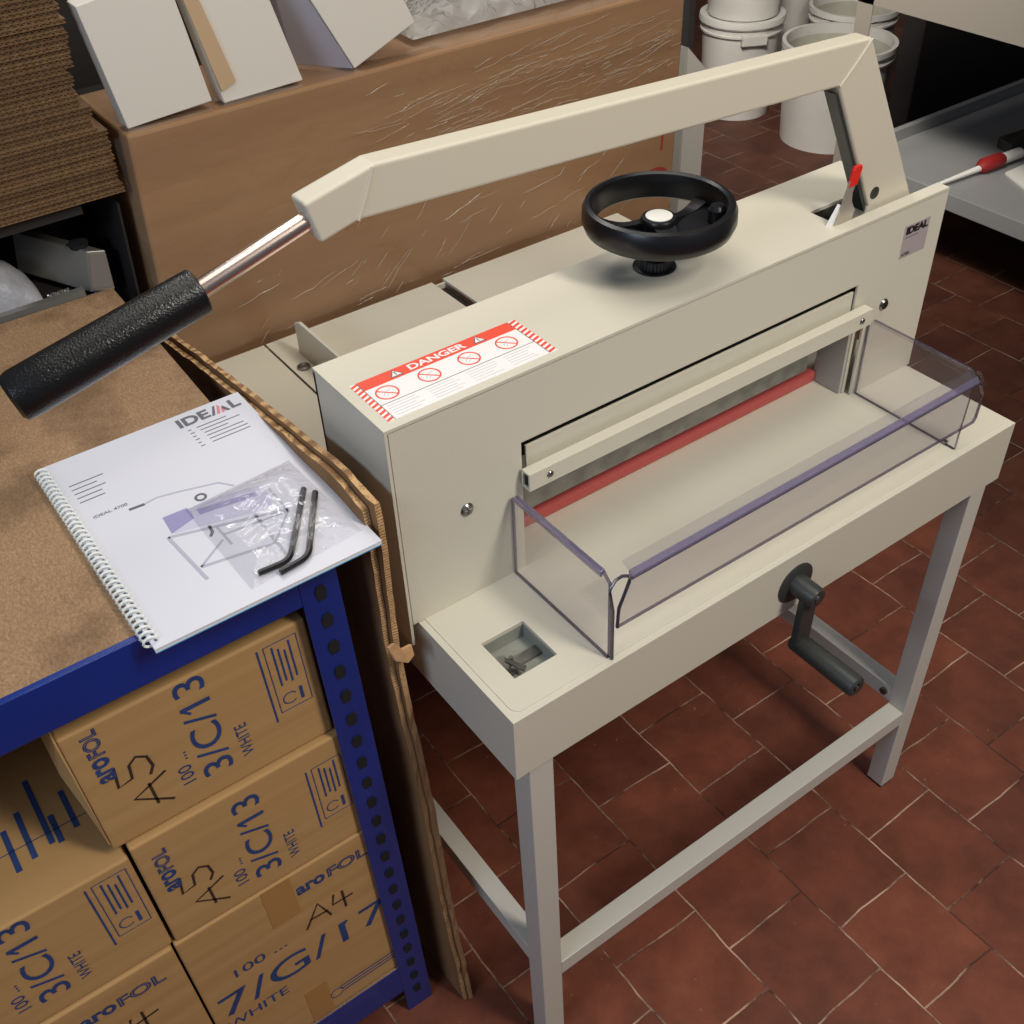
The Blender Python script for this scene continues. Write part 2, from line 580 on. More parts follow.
        vm = [self.bm.verts.new(O + U * (v.co.x - x0) * sx + V * (v.co.y - y0) * sy + N * (depth + (v.co.z * sx * 0.05 if outline else 0)))
              for v in me.vertices]
        for p in me.polygons:
            try:
                self.bm.faces.new([vm[i] for i in p.vertices])
            except ValueError:
                pass
        bpy.data.meshes.remove(me)
        return self

    def xform(self, mtx):
        self.bm.transform(mtx)
        return self

    def shear(self, k, z0):
        for v in self.bm.verts:
            v.co.x += k * (v.co.z - z0)
        return self

    def build(self, name, m, parent=None, bevel=0.0, seg=2, recalc=True, solid=None, origin=None):
        if recalc:
            bmesh.ops.recalc_face_normals(self.bm, faces=self.bm.faces)
        for e_ in self.bm.edges:
            if len(e_.link_faces) == 2 and e_.calc_face_angle(0) > math.radians(36):
                e_.smooth = False
        me = bpy.data.meshes.new(name)
        o = bpy.data.objects.new(name, me)
        col.objects.link(o)
        root = parent
        loc = Vector((0, 0, 0))
        while root is not None:
            loc = loc + root.location
            root = root.parent
        if parent is None:
            if origin is None:
                vs_ = [v.co for v in self.bm.verts]
                origin = ((min(v.x for v in vs_) + max(v.x for v in vs_)) / 2,
                          (min(v.y for v in vs_) + max(v.y for v in vs_)) / 2, min(v.z for v in vs_))
            loc = Vector(origin)
            o.location = loc
        self.bm.transform(Matrix.Translation(-loc))
        self.bm.to_mesh(me)
        self.bm.free()
        for mm in (m if isinstance(m, (list, tuple)) else [m]):
            me.materials.append(mm)
        if parent is not None:
            o.parent = parent
        if bevel:
            b = o.modifiers.new('bevel', 'BEVEL')
            b.width = bevel
            b.segments = seg
            b.limit_method = 'ANGLE'
            b.angle_limit = math.radians(40)
            b.harden_normals = False
        return o


def tag(o, label, cat, group=None, kind=None):
    o['label'] = label
    o['category'] = cat
    if group:
        o['group'] = group
    if kind:
        o['kind'] = kind
    return o


def thing(name, loc, label, cat, group=None):
    o = bpy.data.objects.new(name, None)
    o.empty_display_size = 0.05
    col.objects.link(o)
    o.location = loc
    return tag(o, label, cat, group)


def copy_tree(o, parent=None):
    c = o.copy()
    col.objects.link(c)
    c.parent = parent
    for ch in [k for k in bpy.data.objects if k.parent == o]:
        copy_tree(ch, c)
    return c


# ------------------------------------------------------------------ the setting
f = MB().box((-2.4, -2.2, -0.05), (4.6, 4.2, 0)).build('floor', M['floor'], origin=(0, 0, 0))
f['kind'] = 'structure'
w = MB().box((-2.4, 4.2, -0.05), (4.6, 4.3, 2.8)).build('wall_back', M['wall'])
w['kind'] = 'structure'
w = MB().box((4.6, -2.2, -0.05), (4.7, 4.3, 2.8)).build('wall_right', M['wall'])
w['kind'] = 'structure'

# ------------------------------------------------------------------ the paper cutter
W, YP, YB, H, HT, AP = 0.77, 0.1668, 0.3015, 0.7218, 0.9715, 0.0878
pc = thing('paper_cutter', (W / 2, 0.3, 0),
           'large cream manual guillotine paper cutter on its four legged stand, lever raised', 'paper cutter')
cr = M['cream']

# table with a square cut-out at the front left
hx0, hx1, hy0, hy1 = 0.0335, 0.0862, 0.0440, 0.1022
t = MB()
for a, b in (((0, 0), (hx0, 0.31)), ((hx1, 0), (W, 0.31)), ((hx0, 0), (hx1, hy0)), ((hx0, hy1), (hx1, 0.31))):
    t.box((a[0], a[1], H - 0.004), (b[0], b[1], H))
t.box((0, 0, H - AP), (W, 0.004, H - 0.004))
t.box((0, 0.004, H - AP), (0.004, 0.60, H - 0.004))
t.box((W - 0.004, 0.004, H - AP), (W, 0.60, H - 0.004))
t.box((0.004, 0.004, H - 0.05), (W - 0.004, 0.31, H - 0.046))
bmesh.ops.remove_doubles(t.bm, verts=t.bm.verts, dist=1e-5)
tab = t.build('table', cr, pc)
# top cover sheet with rounded corners, slightly raised, leaving a fine line around it
t = MB()
r = 0.012


def rrect(x0, y0, x1, y1, r, z, n=6, corners=(1, 1, 1, 1)):
    pts = []
    for (cx, cy, a0), c in zip(((x0 + r, y0 + r, PI), (x1 - r, y0 + r, 1.5 * PI), (x1 - r, y1 - r, 0), (x0 + r, y1 - r, 0.5 * PI)), corners):
        if c:
            pts += [(cx + r * math.cos(a0 + PI / 2 * k / n), cy + r * math.sin(a0 + PI / 2 * k / n), z) for k in range(n + 1)]
        else:
            pts.append((x0 if cx < (x0 + x1) / 2 else x1, y0 if cy < (y0 + y1) / 2 else y1, z))
    return pts


t.prism(rrect(0.0075, 0.0075, hx0, hy0, 0.011, H, corners=(1, 0, 0, 0)), (0, 0, 0.0009))
t.box((0.0075, hy0, H), (hx0, YP, H + 0.0009))
t.box((hx0, 0.0075, H), (hx1, hy0, H + 0.0009))
t.box((hx0, hy1, H), (hx1, YP, H + 0.0009))
t.prism(rrect(hx1, 0.0075, W - 0.0075, YP, 0.011, H, corners=(0, 1, 0, 0)), (0, 0, 0.0009))
t.build('table_cover', cr, pc)
# cut-out well
well = MB()
well.box((hx0 - 0.002, hy0 - 0.002, H - 0.025), (hx1 + 0.002, hy1 + 0.002, H - 0.022))
well.box((hx0 - 0.003, hy0 - 0.002, H - 0.022), (hx0 - 0.0005, hy1 + 0.002, H - 0.004))
well.box((hx1 + 0.0005, hy0 - 0.002, H - 0.022), (hx1 + 0.003, hy1 + 0.002, H - 0.004))
well.box((hx0 - 0.002, hy1 + 0.0005, H - 0.022), (hx1 + 0.002, hy1 + 0.003, H - 0.004))
wl = well.build('well', M['well'], pc)
s = MB()
s.box((hx0, 0.070, H - 0.0215), (hx1, 0.082, H - 0.0180))
s.box((hx0 + 0.004, 0.064, H - 0.0215), (hx0 + 0.018, 0.090, H - 0.0160))
s.cyl((hx0 + 0.018, 0.076, H - 0.018), (hx0 + 0.018, 0.076, H - 0.008), 0.0025)
s.prism([(hx0 + 0.012, 0.078, H - 0.008), (hx0 + 0.026, 0.060, H - 0.014), (hx0 + 0.020, 0.056, H - 0.014), (hx0 + 0.009, 0.074, H - 0.008)], (0, 0, 0.002))
s.build('catch', M['steel'], wl)

# rear table in two leaves with the back gauge slot between them
t = MB()
t.box((0, 0.30, H - 0.004), (0.1155, 0.765, H))
t.box((0.119, 0.30, H - 0.004), (0.400, 0.765, H))
t.box((0.420, 0.30, H - 0.004), (W, 0.765, H))
t.box((0, 0.757, H - 0.06), (W, 0.761, H - 0.004))
t.box((0.40, 0.30, H - 0.03), (0.42, 0.765, H - 0.026))
rt = t.build('rear_table', cr, pc)
MB().box((0.4005, 0.31, H - 0.026), (0.4195, 0.765, H - 0.012)).build('slot_channel', M['dark_board'], rt)
MB().box((0.1155, 0.31, H - 0.008), (0.119, 0.70, H - 0.003)).build('gauge_groove', M['dark_steel'], rt)
g = MB()
g.prism([(0.147, 0.7155, H), (0.147, 0.30, H), (0.147, 0.30, H + 0.055), (0.147, 0.700, H + 0.055), (0.147, 0.7155, H + 0.048)], (0.005, 0, 0))
g.build('side_guide', cr, pc, bevel=0.001)
MB().lathe((0.1335, 0.676, H), (0, 0, 1), [(0, 0), (0.009, 0), (0.009, 0.003), (0.006, 0.004), (0, 0.002)], 20).build('guide_screw', M['steel'], pc)

# housing shell: side, top, back, interior beam
hs = MB()
x0 = -0.0105
hs.box((x0, YP + 0.003, H - 0.028), (x0 + 0.004, YB, HT - 0.004))
hs.box((x0, YP, HT - 0.004), (0.774, 0.184, HT))
hs.box((x0, 0.184, HT - 0.004), (0.599, YB, HT))
hs.box((0.599, 0.2267, HT - 0.004), (0.735, YB, HT))
hs.box((x0, YB - 0.004, H + 0.07), (0.735, YB, HT - 0.004))
hs.box((0.731, 0.2267, H + 0.002), (0.735, YB - 0.004, HT - 0.004))
hs.box((0.774 - 0.004, YP + 0.003, H + 0.001), (0.774, 0.184, HT - 0.004))
bmesh.ops.remove_doubles(hs.bm, verts=hs.bm.verts, dist=1e-5)
housing = hs.build('housing', cr, pc)

# front panel around the blade opening
fp = MB()
yp0, yp1 = YP, YP + 0.003
fp.box((-0.0065, yp0, H + 0.001), (0.1377, yp1, HT - 0.0035))
fp.box((0.1377, yp0, 0.8905), (0.774, yp1, HT - 0.0035))
fp.box((0.633, yp0, 0.8400), (0.774, yp1, 0.8905))
fp.box((0.6585, yp0, H + 0.001), (0.774, yp1, 0.8400))
# folded lip above the opening
fp.prism([(0.1377, yp0, 0.8905), (0.1377, yp0 + 0.0085, 0.8825), (0.1377, yp0 + 0.010, 0.8840), (0.1377, yp0 + 0.003, 0.8905)], (0.4953, 0, 0))
bmesh.ops.remove_doubles(fp.bm, verts=fp.bm.verts, dist=1e-5)
front = fp.build('front_panel', cr, pc)
MB().box((-0.0105, yp0 + 0.0002, H - 0.028), (-0.0073, yp1, HT - 0.0045)).build('edge_strip', cr, front)

# interior parts
MB().box((0.146, 0.1705, 0.838), (0.632, 0.1735, 0.8800)).build('inner_panel', cr, pc, bevel=0.0006)
MB().box((0.02, 0.222, 0.752), (0.622, 0.27, 0.935)).build('clamp_beam', M['dark_steel'], pc)
bl = MB()
bl.box((0.03, 0.2135, 0.752), (0.622, 0.221, 0.83))
for x in (0.2, 0.36, 0.52, 0.605):
    bl.cyl((x, 0.2135, 0.80), (x, 0.2105, 0.80), 0.006, 16)
bl.build('knife_carrier', M['knife'], pc)
MB().box((0.02, 0.2165, H + 0.0005), (0.648, 0.2365, H + 0.017)).build('red_guard_strip', M['red_strip'], pc, bevel=0.004)
MB().box((0.6485, 0.178, H + 0.001), (0.6530, 0.222, 0.87)).build('guide_post', M['post_grey'], pc)
MB().box((0.6535, 0.1765, H + 0.001), (0.6585, 0.222, 0.87)).build('guide_post', cr, pc)
MB().box((0.1330, 0.170, H + 0.001), (0.1376, 0.222, 0.89)).build('inner_cheek', M['post_grey'], pc)
MB().box((0.138, 0.178, 0.874), (0.657, 0.221, 0.8765)).build('beam_cover', M['dark_steel'], pc)
MB().box((0.02, 0.276, H + 0.002), (0.66, 0.279, 0.93)).build('inner_back', M['dark_steel'], pc)

# slot liner and the lever bracket in it
sl = MB()
sl.box((0.600, 0.183, 0.885), (0.735, 0.228, 0.888))
sl.box((0.597, 0.184, 0.885), (0.599, 0.2267, 0.9675))
sl.box((0.599, 0.2267, 0.885), (0.735, 0.2287, 0.9675))
sl.box((0.599, 0.182, 0.885), (0.735, 0.184, 0.9675))
sl.build('slot_liner', M['steel'], pc)

# rail above the knife opening with two screws
rl = MB()
ya, yb_ = 0.150, 0.1635
za, zb = 0.8395, 0.8605
wl_ = 0.0022
rl.box((0.1348, ya, za), (0.6480, ya + wl_, zb))
rl.box((0.1348, yb_ - wl_, za), (0.6480, yb_, zb))
rl.box((0.1348, ya + wl_, zb - wl_), (0.6480, yb_ - wl_, zb))
rl.box((0.1348, ya + wl_, za), (0.6480, yb_ - wl_, za + wl_))
bmesh.ops.remove_doubles(rl.bm, verts=rl.bm.verts, dist=1e-5)
rail = rl.build('cover_rail', cr, pc)
MB().box((0.137, ya + wl_, za + wl_), (0.646, yb_ - wl_, zb - wl_)).build('rail_core', M['rib'], rail)
MB().box((0.140, 0.1600, 0.8335), (0.646, 0.1760, 0.8392)).build('rail_flange', cr, rail, bevel=0.001)


def screw(x, y, z, r, parent):
    a = MB()
    a.lathe((x, y, z), (0, -1, 0), [(0, 0), (r, 0), (r, r * 0.25), (r * 0.8, r * 0.5), (r * 0.55, r * 0.55), (r * 0.45, r * 0.2), (0, r * 0.2)], 24)
    a.build('screw', M['steel'], parent)


for x, z in ((0.1605, 0.8505), (0.6300, 0.8505)):
    screw(x, ya, z, 0.0038, rail)
for x, z in ((0.0690, 0.8400), (0.6900, 0.8440)):
    a = MB()
    a.lathe((x, YP, z), (0, -1, 0), [(0, 0), (0.0075, 0), (0.0075, 0.0008), (0.0058, 0.0028), (0, 0.0028)], 28)
    a.box((x - 0.0042, YP - 0.0034, z - 0.0007), (x + 0.0042, YP - 0.0027, z + 0.0007))
    a.box((x - 0.0007, YP - 0.0034, z - 0.0042), (x + 0.0007, YP - 0.0027, z + 0.0042))
    a.build('panel_screw', M['steel'], pc)

# clear safety cover
th = 0.004
HC = 0.8345
zt = 0.8205
ac = [M['acrylic'], M['acrylic_edge'], M['acrylic_seam']]
fw = MB()
# front wall, its right end stepping out past the side wall
fw.prism([(0.1305, 0.0045, 0.7640), (0.6800, 0.0045, 0.7600), (0.6835, 0.0045, 0.7660), (0.6850, 0.0045, 0.7960), (0.6735, 0.0045, 0.8150), (0.6735, 0.0045, zt),
          (0.1450, 0.0045, zt), (0.1335, 0.0045, 0.7900)], (0, th, 0), mi=0, mside=2)
cover = fw.build('safety_cover', ac, pc)
for xs in (0.1215, 0.6645):
    if xs < 0.4:
        pts = [(xs, 0.0085, H + 0.0015), (xs, YP - 0.002, H + 0.0015), (xs, YP - 0.002, HC - 0.006), (xs, YP - 0.008, HC), (xs, 0.020, HC - 0.001),
               (xs, 0.0100, HC - 0.010)]
    else:
        pts = [(xs, 0.0120, H + 0.0015), (xs, YP - 0.002, H + 0.0015), (xs, YP - 0.002, HC - 0.006), (xs, YP - 0.008, HC), (xs, 0.018, HC), (xs, 0.010, HC - 0.012)]
    MB().prism(pts, (th, 0, 0), mi=0, mside=2).build('side_wall', ac, cover)
# thick rolled top edges and the front wall
e = MB()
e.prism([(0.1215, 0.020, HC - 0.0095), (0.1190, 0.020, HC - 0.0010), (0.1255, 0.020, HC + 0.0008), (0.1262, 0.020, HC - 0.0030)], (0, YP - 0.029, 0))
e.build('side_rim', M['acrylic_lilac'], cover, bevel=0.0012)
e = MB()
e.prism([(0.6640, 0.018, HC - 0.004), (0.6640, 0.018, HC + 0.0005), (0.6690, 0.018, HC + 0.0005), (0.6690, 0.018, HC - 0.004)], (0, YP - 0.027, 0))
e.build('side_rim', M['acrylic'], cover, bevel=0.001)
e = MB()
e.prism([(0.146, 0.0045, zt - 0.001), (0.146, 0.0035, zt + 0.0035), (0.146, 0.0085, zt + 0.0100), (0.146, 0.0110, zt + 0.0075), (0.146, 0.0085, zt)], (0.5205, 0, 0))
e.build('front_rim', M['acrylic_lilac'], cover, bevel=0.001)
e = MB()
e.prism([(0.146, 0.0088, zt + 0.0100), (0.146, 0.0150, zt + 0.0150), (0.146, 0.0200, zt + 0.0140), (0.146, 0.0190, zt + 0.0110), (0.146, 0.0112, zt + 0.0075)], (0.5205, 0, 0))
e.build('front_rim', M['acrylic'], cover, bevel=0.001)
# teardrop corner loop seen on the left front corner
lp = [(0.1255, 0.006, 0.7225), (0.1248, 0.006, 0.790), (0.1205, 0.006, 0.8150), (0.1212, 0.006, 0.8235), (0.1265, 0.006, 0.8300), (0.1345, 0.006, 0.8310),
      (0.1420, 0.006, 0.8270), (0.1445, 0.006, 0.8190), (0.1400, 0.006, 0.8080), (0.1320, 0.006, 0.7900), (0.1310, 0.006, 0.7640)]
e = MB()
e.tube([Vector(p) for p in lp], 0.0017, 8)
e.build('corner_edge', M['acrylic_seam'], cover)
lp = [(0.6690, 0.012, HC - 0.001), (0.6745, 0.007, 0.826), (0.6752, 0.0065, 0.815), (0.6850, 0.0065, 0.797), (0.6835, 0.0065, 0.767), (0.6790, 0.0065, 0.760)]
e = MB()
e.tube(lp, 0.0014, 8)
e.tube([(0.6665, 0.012, 0.76), (0.6665, 0.0115, 0.7235)], 0.0016, 8)
e.build('corner_edge', M['acrylic'], cover)
MB().box((0.6640, 0.024, H + 0.0012), (0.6690, 0.030, H + 0.006)).build('foot_peg', M['steel'], cover)

# handwheel
hw = MB()
cx, cy = 0.3785, 0.2435
hw.lathe((cx, cy, 0), (0, 0, 1), [(0.0690, 1.0185), (0.0735, 1.0150), (0.0780, 1.0180), (0.0815, 1.0270), (0.0810, 1.0380), (0.0780, 1.0445),
                                  (0.0735, 1.0460), (0.0705, 1.0440), (0.0690, 1.0380), (0.0685, 1.0260)], 96, closed=True)
wheel = hw.build('handwheel', M['black_plastic'], pc)
hb = MB()
hb.lathe((cx, cy, 0), (0, 0, 1), [(0, 0.995), (0.016, 0.995), (0.0175, 1.010), (0.0195, 1.022), (0.0195, 1.026), (0.0180, 1.0285), (0.0150, 1.0290), (0, 1.0285)], 48)
hb.build('hub', M['black_plastic'], wheel)
# three curved spokes with webs, open towards the back
sp = MB()
for ang, wd in ((2.37, 0.010), (0.13, 0.010), (-1.89, 0.018)):
    n = 10
    A, B = [], []
    for k in range(n + 1):
        t_ = k / n
        rr = 0.015 + (0.0690 - 0.015) * t_
        hw_ = wd * (0.5 + 0.5 * abs(t_ - 0.35))
        z = 1.024 - 0.006 * math.sin(PI * t_)
        d = Vector((math.cos(ang), math.sin(ang), 0))
        s_ = Vector((-d.y, d.x, 0))
        A.append(Vector((cx, cy, z)) + d * rr + s_ * hw_)
        B.append(Vector((cx, cy, z)) + d * rr - s_ * hw_)
    for k in range(n):
        sp.prism([A[k], B[k], B[k + 1], A[k + 1]], (0, 0, -0.007))
spk = sp.build('spokes', M['black_plastic'], wheel)
wb_ = MB()
for a0, a1 in ((2.37 - 2 * PI, -1.89), (-1.89, 0.13)):
    n = 16
    for k in range(n):
        p = []
        for aa, rr, z in ((a0 + (a1 - a0) * k / n, 0.018, 1.016), (a0 + (a1 - a0) * k / n, 0.070, 1.019),
                          (a0 + (a1 - a0) * (k + 1) / n, 0.070, 1.019), (a0 + (a1 - a0) * (k + 1) / n, 0.018, 1.016)):
            p.append((cx + rr * math.cos(aa), cy + rr * math.sin(aa), z))
        wb_.prism(p, (0, 0, -0.003))
wb_.build('web', M['black_plastic'], wheel)
MB().lathe((cx, cy, 1.0285), (0, 0, 1), [(0, 0), (0.0142, 0), (0.0142, 0.0012), (0.0132, 0.0018), (0, 0.0019)], 40).build('hub_cap', M['white_cap'], wheel)
MB().lathe((cx + 0.0535, cy - 0.0310, 1.020), (0, 0, 1), [(0, 0), (0.010, 0), (0.010, 0.012), (0.007, 0.016), (0, 0.016)], 24).build('finger_recess', M['black_plastic'], wheel)
MB().lathe((cx - 0.003, cy, HT), (0, 0, 1), [(0, 0), (0.0235, 0), (0.0235, 0.0015), (0.019, 0.002), (0.017, 0.0022), (0.0165, 0.012), (0.0150, 0.0135), (0, 0.0135)], 48).build('base_flange', M['black_plastic'], wheel)
kn = MB()
for k in range(28):
    a_ = 2 * PI * k / 28
    kn.cyl((cx - 0.003 + 0.0168 * math.cos(a_), cy + 0.0168 * math.sin(a_), HT + 0.002), (cx - 0.003 + 0.0168 * math.cos(a_), cy + 0.0168 * math.sin(a_), HT + 0.012), 0.0014, 8)
kn.build('knurled_collar', M['dark_steel'], wheel)
MB().cyl((cx - 0.002, cy, HT + 0.012), (cx, cy, 1.000), 0.0105, 24).build('spindle', M['black_plastic'], wheel)

# lever arm
AY0, AY1 = 0.190, 0.2140
ar = MB()
out = [(-0.0400, 1.1870), (0.0245, 1.2015), (0.6120, 1.1720), (0.7310, 0.9700), (0.742, 0.945), (0.650, 0.945), (0.6560, 0.9750), (0.5710, 1.1310), (0.0050, 1.1600), (-0.0300, 1.1515)]
ar.prism([(x, AY0, z) for x, z in out], (0, AY1 - AY0, 0))
arm = ar.build('lever_arm', M['cream_arm'], pc, bevel=0.0028, seg=3)
# weld seams at the mitred joints
for a_, b_ in (((0.6115, 1.1710), (0.5715, 1.1315)), ((0.0225, 1.1995), (0.0045, 1.1605))):
    sm = MB()
    sm.tube([(a_[0], AY0 - 0.0001, a_[1]), ((a_[0] + b_[0]) / 2 + 0.001, AY0 - 0.0003, (a_[1] + b_[1]) / 2), (b_[0], AY0 - 0.0001, b_[1])], 0.0012, 6)
    sm.build('weld_seam', M['cream_arm'], arm)
MB().cyl((0.6625, AY0 - 0.0008, 0.9890), (0.6625, AY0 + 0.002, 0.9890), 0.0072, 24).build('pivot_bolt', M['dark_steel'], arm)
MB().prism([(0.5735, 0.1935, 1.1230), (0.6585, 0.1935, 0.9650), (0.6560, 0.1935, 0.9640), (0.5700, 0.1935, 1.1230)], (0, 0.0150, 0)).build('channel_shade', M['dark_plastic'], arm)  # dark strip painting in the shade inside the arm's channel
GY = 0.2025
ax0, ax1 = Vector((-0.0375, GY, 1.1670)), Vector((-0.130, GY, 1.1410))
MB().cyl(ax0 + (ax0 - ax1) * 0.1, ax1 + (ax1 - ax0) * 0.1, 0.0078, 32).build('chrome_rod', M['chrome'], arm)
d = Vector((-0.2815 + 0.130, 0, 1.1075 - 1.1410)).normalized()
MB().lathe(ax1, d, [(0, 0), (0.0165, 0), (0.0180, 0.0012), (0.0183, 0.006), (0.0188, 0.060), (0.0195, 0.120), (0.0195, 0.150), (0.0182, 0.156), (0.0150, 0.1585), (0, 0.159)], 64).build('grip', M['grip'], arm)

# spring lever with red tip in the slot
lv = MB()
lv.prism([(0.5880, 0.1845, 0.9600), (0.6200, 0.1845, 0.9600), (0.6240, 0.1845, 0.9830), (0.6170, 0.1845, 0.9930), (0.6155, 0.1845, 1.0050), (0.6205, 0.1845, 1.0200), (0.6080, 0.1845, 1.0200), (0.6030, 0.1845, 1.0030),
          (0.5990, 0.1845, 0.9850)], (0, 0.0018, 0))
lev = lv.build('locking_lever', M['lever_steel'], pc)
MB().prism([(0.6070, 0.1833, 1.0130), (0.6200, 0.1833, 1.0130), (0.6250, 0.1833, 1.0320), (0.6230, 0.1833, 1.0360), (0.6130, 0.1833, 1.0360), (0.6105, 0.1833, 1.0320)], (0, 0.0045, 0)).build('red_tip', M['red'], lev, bevel=0.0012)
MB().prism([(0.578, 0.1870, 0.9600), (0.590, 0.1870, 0.9600), (0.6035, 0.1870, 0.9880), (0.6010, 0.1870, 0.9940)], (0, 0.004, 0)).build('paper_wedge', M['label_white'], lev)

# crank on the apron
ck = MB()
CX, CZ = 0.3880, 0.6755
ck.lathe((CX, 0, CZ), (0, -1, 0), [(0, 0), (0.0265, 0), (0.0265, 0.0015), (0.024, 0.003), (0, 0.003)], 40)
crank = ck.build('crank', M['dark_plastic'], pc)
MB().lathe((CX, 0, CZ), (0, -1, 0), [(0, 0.002), (0.0135, 0.002), (0.0130, 0.030), (0.0110, 0.034), (0, 0.034)], 36).build('crank_hub', M['dark_plastic'], crank)
MB().prism([(CX - 0.0105, -0.016, CZ), (CX + 0.0115, -0.016, CZ), (CX + 0.0105, -0.016, CZ - 0.079), (CX - 0.0125, -0.016, CZ - 0.082)], (0, -0.010, 0)).build('crank_arm', M['dark_plastic'], crank, bevel=0.0018)
MB().lathe((CX - 0.0010, -0.014, CZ - 0.0800), (0.0, -1, 0), [(0, 0), (0.0110, 0), (0.0124, 0.003), (0.0132, 0.088), (0.0126, 0.0915), (0.0098, 0.0935), (0.0075, 0.0925), (0, 0.0925)], 40).build('crank_grip', M['dark_plastic'], crank)
MB().lathe((CX - 0.0010, -0.1065, CZ - 0.0800), (0.0, -1, 0), [(0, 0.0015), (0.0035, 0.0015), (0.0035, 0), (0.0045, 0)], 20).build('grip_screw', M['steel'], crank)
MB().lathe((CX, -0.034, CZ), (0, -1, 0), [(0.005, -0.001), (0.005, 0.0015), (0.0035, 0.0025), (0, 0.0025)], 20).build('hub_screw', M['steel'], crank)

# stand: four legs, stretchers, bolts
LW = 0.0307
st = M['cream_stand']
for lx, k0, k1 in ((0.0188, 0.0110, 0.0), (0.7205, 0.0, 0.0040)):
    for ly in (0.0045, 0.560):
        for nm, z0_, z1_, ins_, mt in (('leg', 0.004, H - 0.05, 0, st), ('foot_plug', 0.0, 0.004, 0.001, M['rib'])):
            lg_ = MB().box((lx + ins_, ly + ins_, z0_), (lx + LW - ins_, ly + 0.0300 - ins_, z1_))
            for v_ in lg_.bm.verts:
                f_ = v_.co.z / 0.634
                v_.co.x += k0 * (1 - f_) + k1 * f_
            lg_.build(nm, mt, pc, bevel=0.0015 if nm == 'leg' else 0)
MB().box((0.0270 + LW, 0.0055, 0.162), (0.7215, 0.0330, 0.1910)).build('front_stretcher', st, pc, bevel=0.001)
for lx in (0.0262, 0.7215):
    MB().box((lx + 0.001, 0.0345, 0.192), (lx + LW - 0.004, 0.560, 0.2210)).build('side_stretcher', st, pc, bevel=0.001)
MB().box((0.0262 + LW, 0.565, 0.192), (0.7215, 0.586, 0.221)).build('rear_stretcher', st, pc, bevel=0.001)
bo = MB()
bo.cyl((0.7175, 0.046, 0.2070), (0.7230, 0.046, 0.2070), 0.0065, 6)
bo.build('bolt', M['steel'], pc)

# danger label on top of the housing
zl = HT + 0.0003
X0, X1, Y0, Y1 = 0.0085, 0.1835, 0.1775, 0.2495
lb = MB().box((0.0010, Y0, HT), (0.1925, Y1, zl)).build('danger_label', M['label_white'], pc)
MB().box((X0, 0.2335, zl), (X1, Y1, zl + 0.0002)).build('red_header', M['label_red'], lb)
for (xa, xb) in ((0.0010, X0), (X1, 0.1925)):
    st_ = MB()
    n = 11
    for k in range(n):
        y = Y0 + (Y1 - Y0) * k / n
        dy = (Y1 - Y0) / n
        st_.prism([(xa, y, zl), (xb, min(y + dy * 0.45, Y1), zl), (xb, min(y + dy * 0.95, Y1), zl), (xa, y + dy * 0.5, zl)], (0, 0, 0.0002))
    st_.build('hazard_stripes', M['label_red'], lb)
ln = MB()
ln.box((X0, 0.2030, zl), (X1, 0.2037, zl + 0.0002))
ln.box((X0 - 0.0004, Y0, zl), (X0 + 0.0003, Y1, zl + 0.00025))
ln.box((X1 - 0.0003, Y0, zl), (X1 + 0.0004, Y1, zl + 0.00025))
ln.build('label_rules', M['label_line'], lb)
MB().text('DANGER', (0.0615, 0.2365, zl), (1, 0, 0), (0, 1, 0), w=0.0650, h=0.0098, bold=0.03, depth=0.0004).build('danger_text', M['label_white'], lb, recalc=False)
for x in (0.0465, 0.1420):
    MB().prism([(x - 0.0072, 0.2360, zl + 0.0002), (x + 0.0072, 0.2360, zl + 0.0002), (x, 0.2475, zl + 0.0002)], (0, 0, 0.0002)).build('triangle_border', M['ink_grey'], lb)
    MB().prism([(x - 0.0054, 0.2370, zl + 0.0004), (x + 0.0054, 0.2370, zl + 0.0004), (x, 0.2457, zl + 0.0004)], (0, 0, 0.0002)).build('warning_triangle', M['label_white'], lb)
    tr = MB()
    tr.box((x - 0.0005, 0.2395, zl + 0.0006), (x + 0.0005, 0.2435, zl + 0.0008))
    tr.box((x - 0.0005, 0.2378, zl + 0.0006), (x + 0.0005, 0.2387, zl + 0.0008))
    tr.build('exclamation_mark', M['ink_black'], lb)
for x in (0.0245, 0.0710, 0.1165, 0.1610):
    y = 0.2185
    cc = MB()
    gi = MB()
    cc.lathe((x, y, zl), (0, 0, 1), [(0.0100, 0), (0.0115, 0), (0.0115, 0.0003), (0.0100, 0.0003)], 36, closed=True)
    cc.ribbon([(x - 0.0072, y + 0.0072, zl), (x + 0.0072, y - 0.0072, zl)], 0.0012, (0, 0, 1), 0.0003)
    gi.ribbon([(x - 0.005, y - 0.003, zl), (x - 0.001, y + 0.002, zl), (x + 0.005, y + 0.004, zl)], 0.0010, (0, 0, 1), 0.0002)
    gi.ribbon([(x - 0.003, y - 0.005, zl), (x + 0.002, y - 0.001, zl), (x + 0.004, y - 0.004, zl)], 0.0009, (0, 0, 1), 0.0002)
    cc.build('prohibition_sign', M['label_red'], lb)
    gi.build('hand_pictogram', M['label_grey'], lb)
tx = MB()
for c_ in range(4):
    xa = X0 + 0.004 + c_ * 0.0437
    for k in range(5):
        y = 0.1985 - k * 0.0042
        tx.box((xa, y, zl), (xa + 0.034 - random.uniform(0, 0.012), y + 0.0009, zl + 0.0002))
tx.build('fine_print', M['label_grey'], lb)

# badge on the front panel
def on_panel(x, z, o=0.0):
    return (x, YP - o, z)


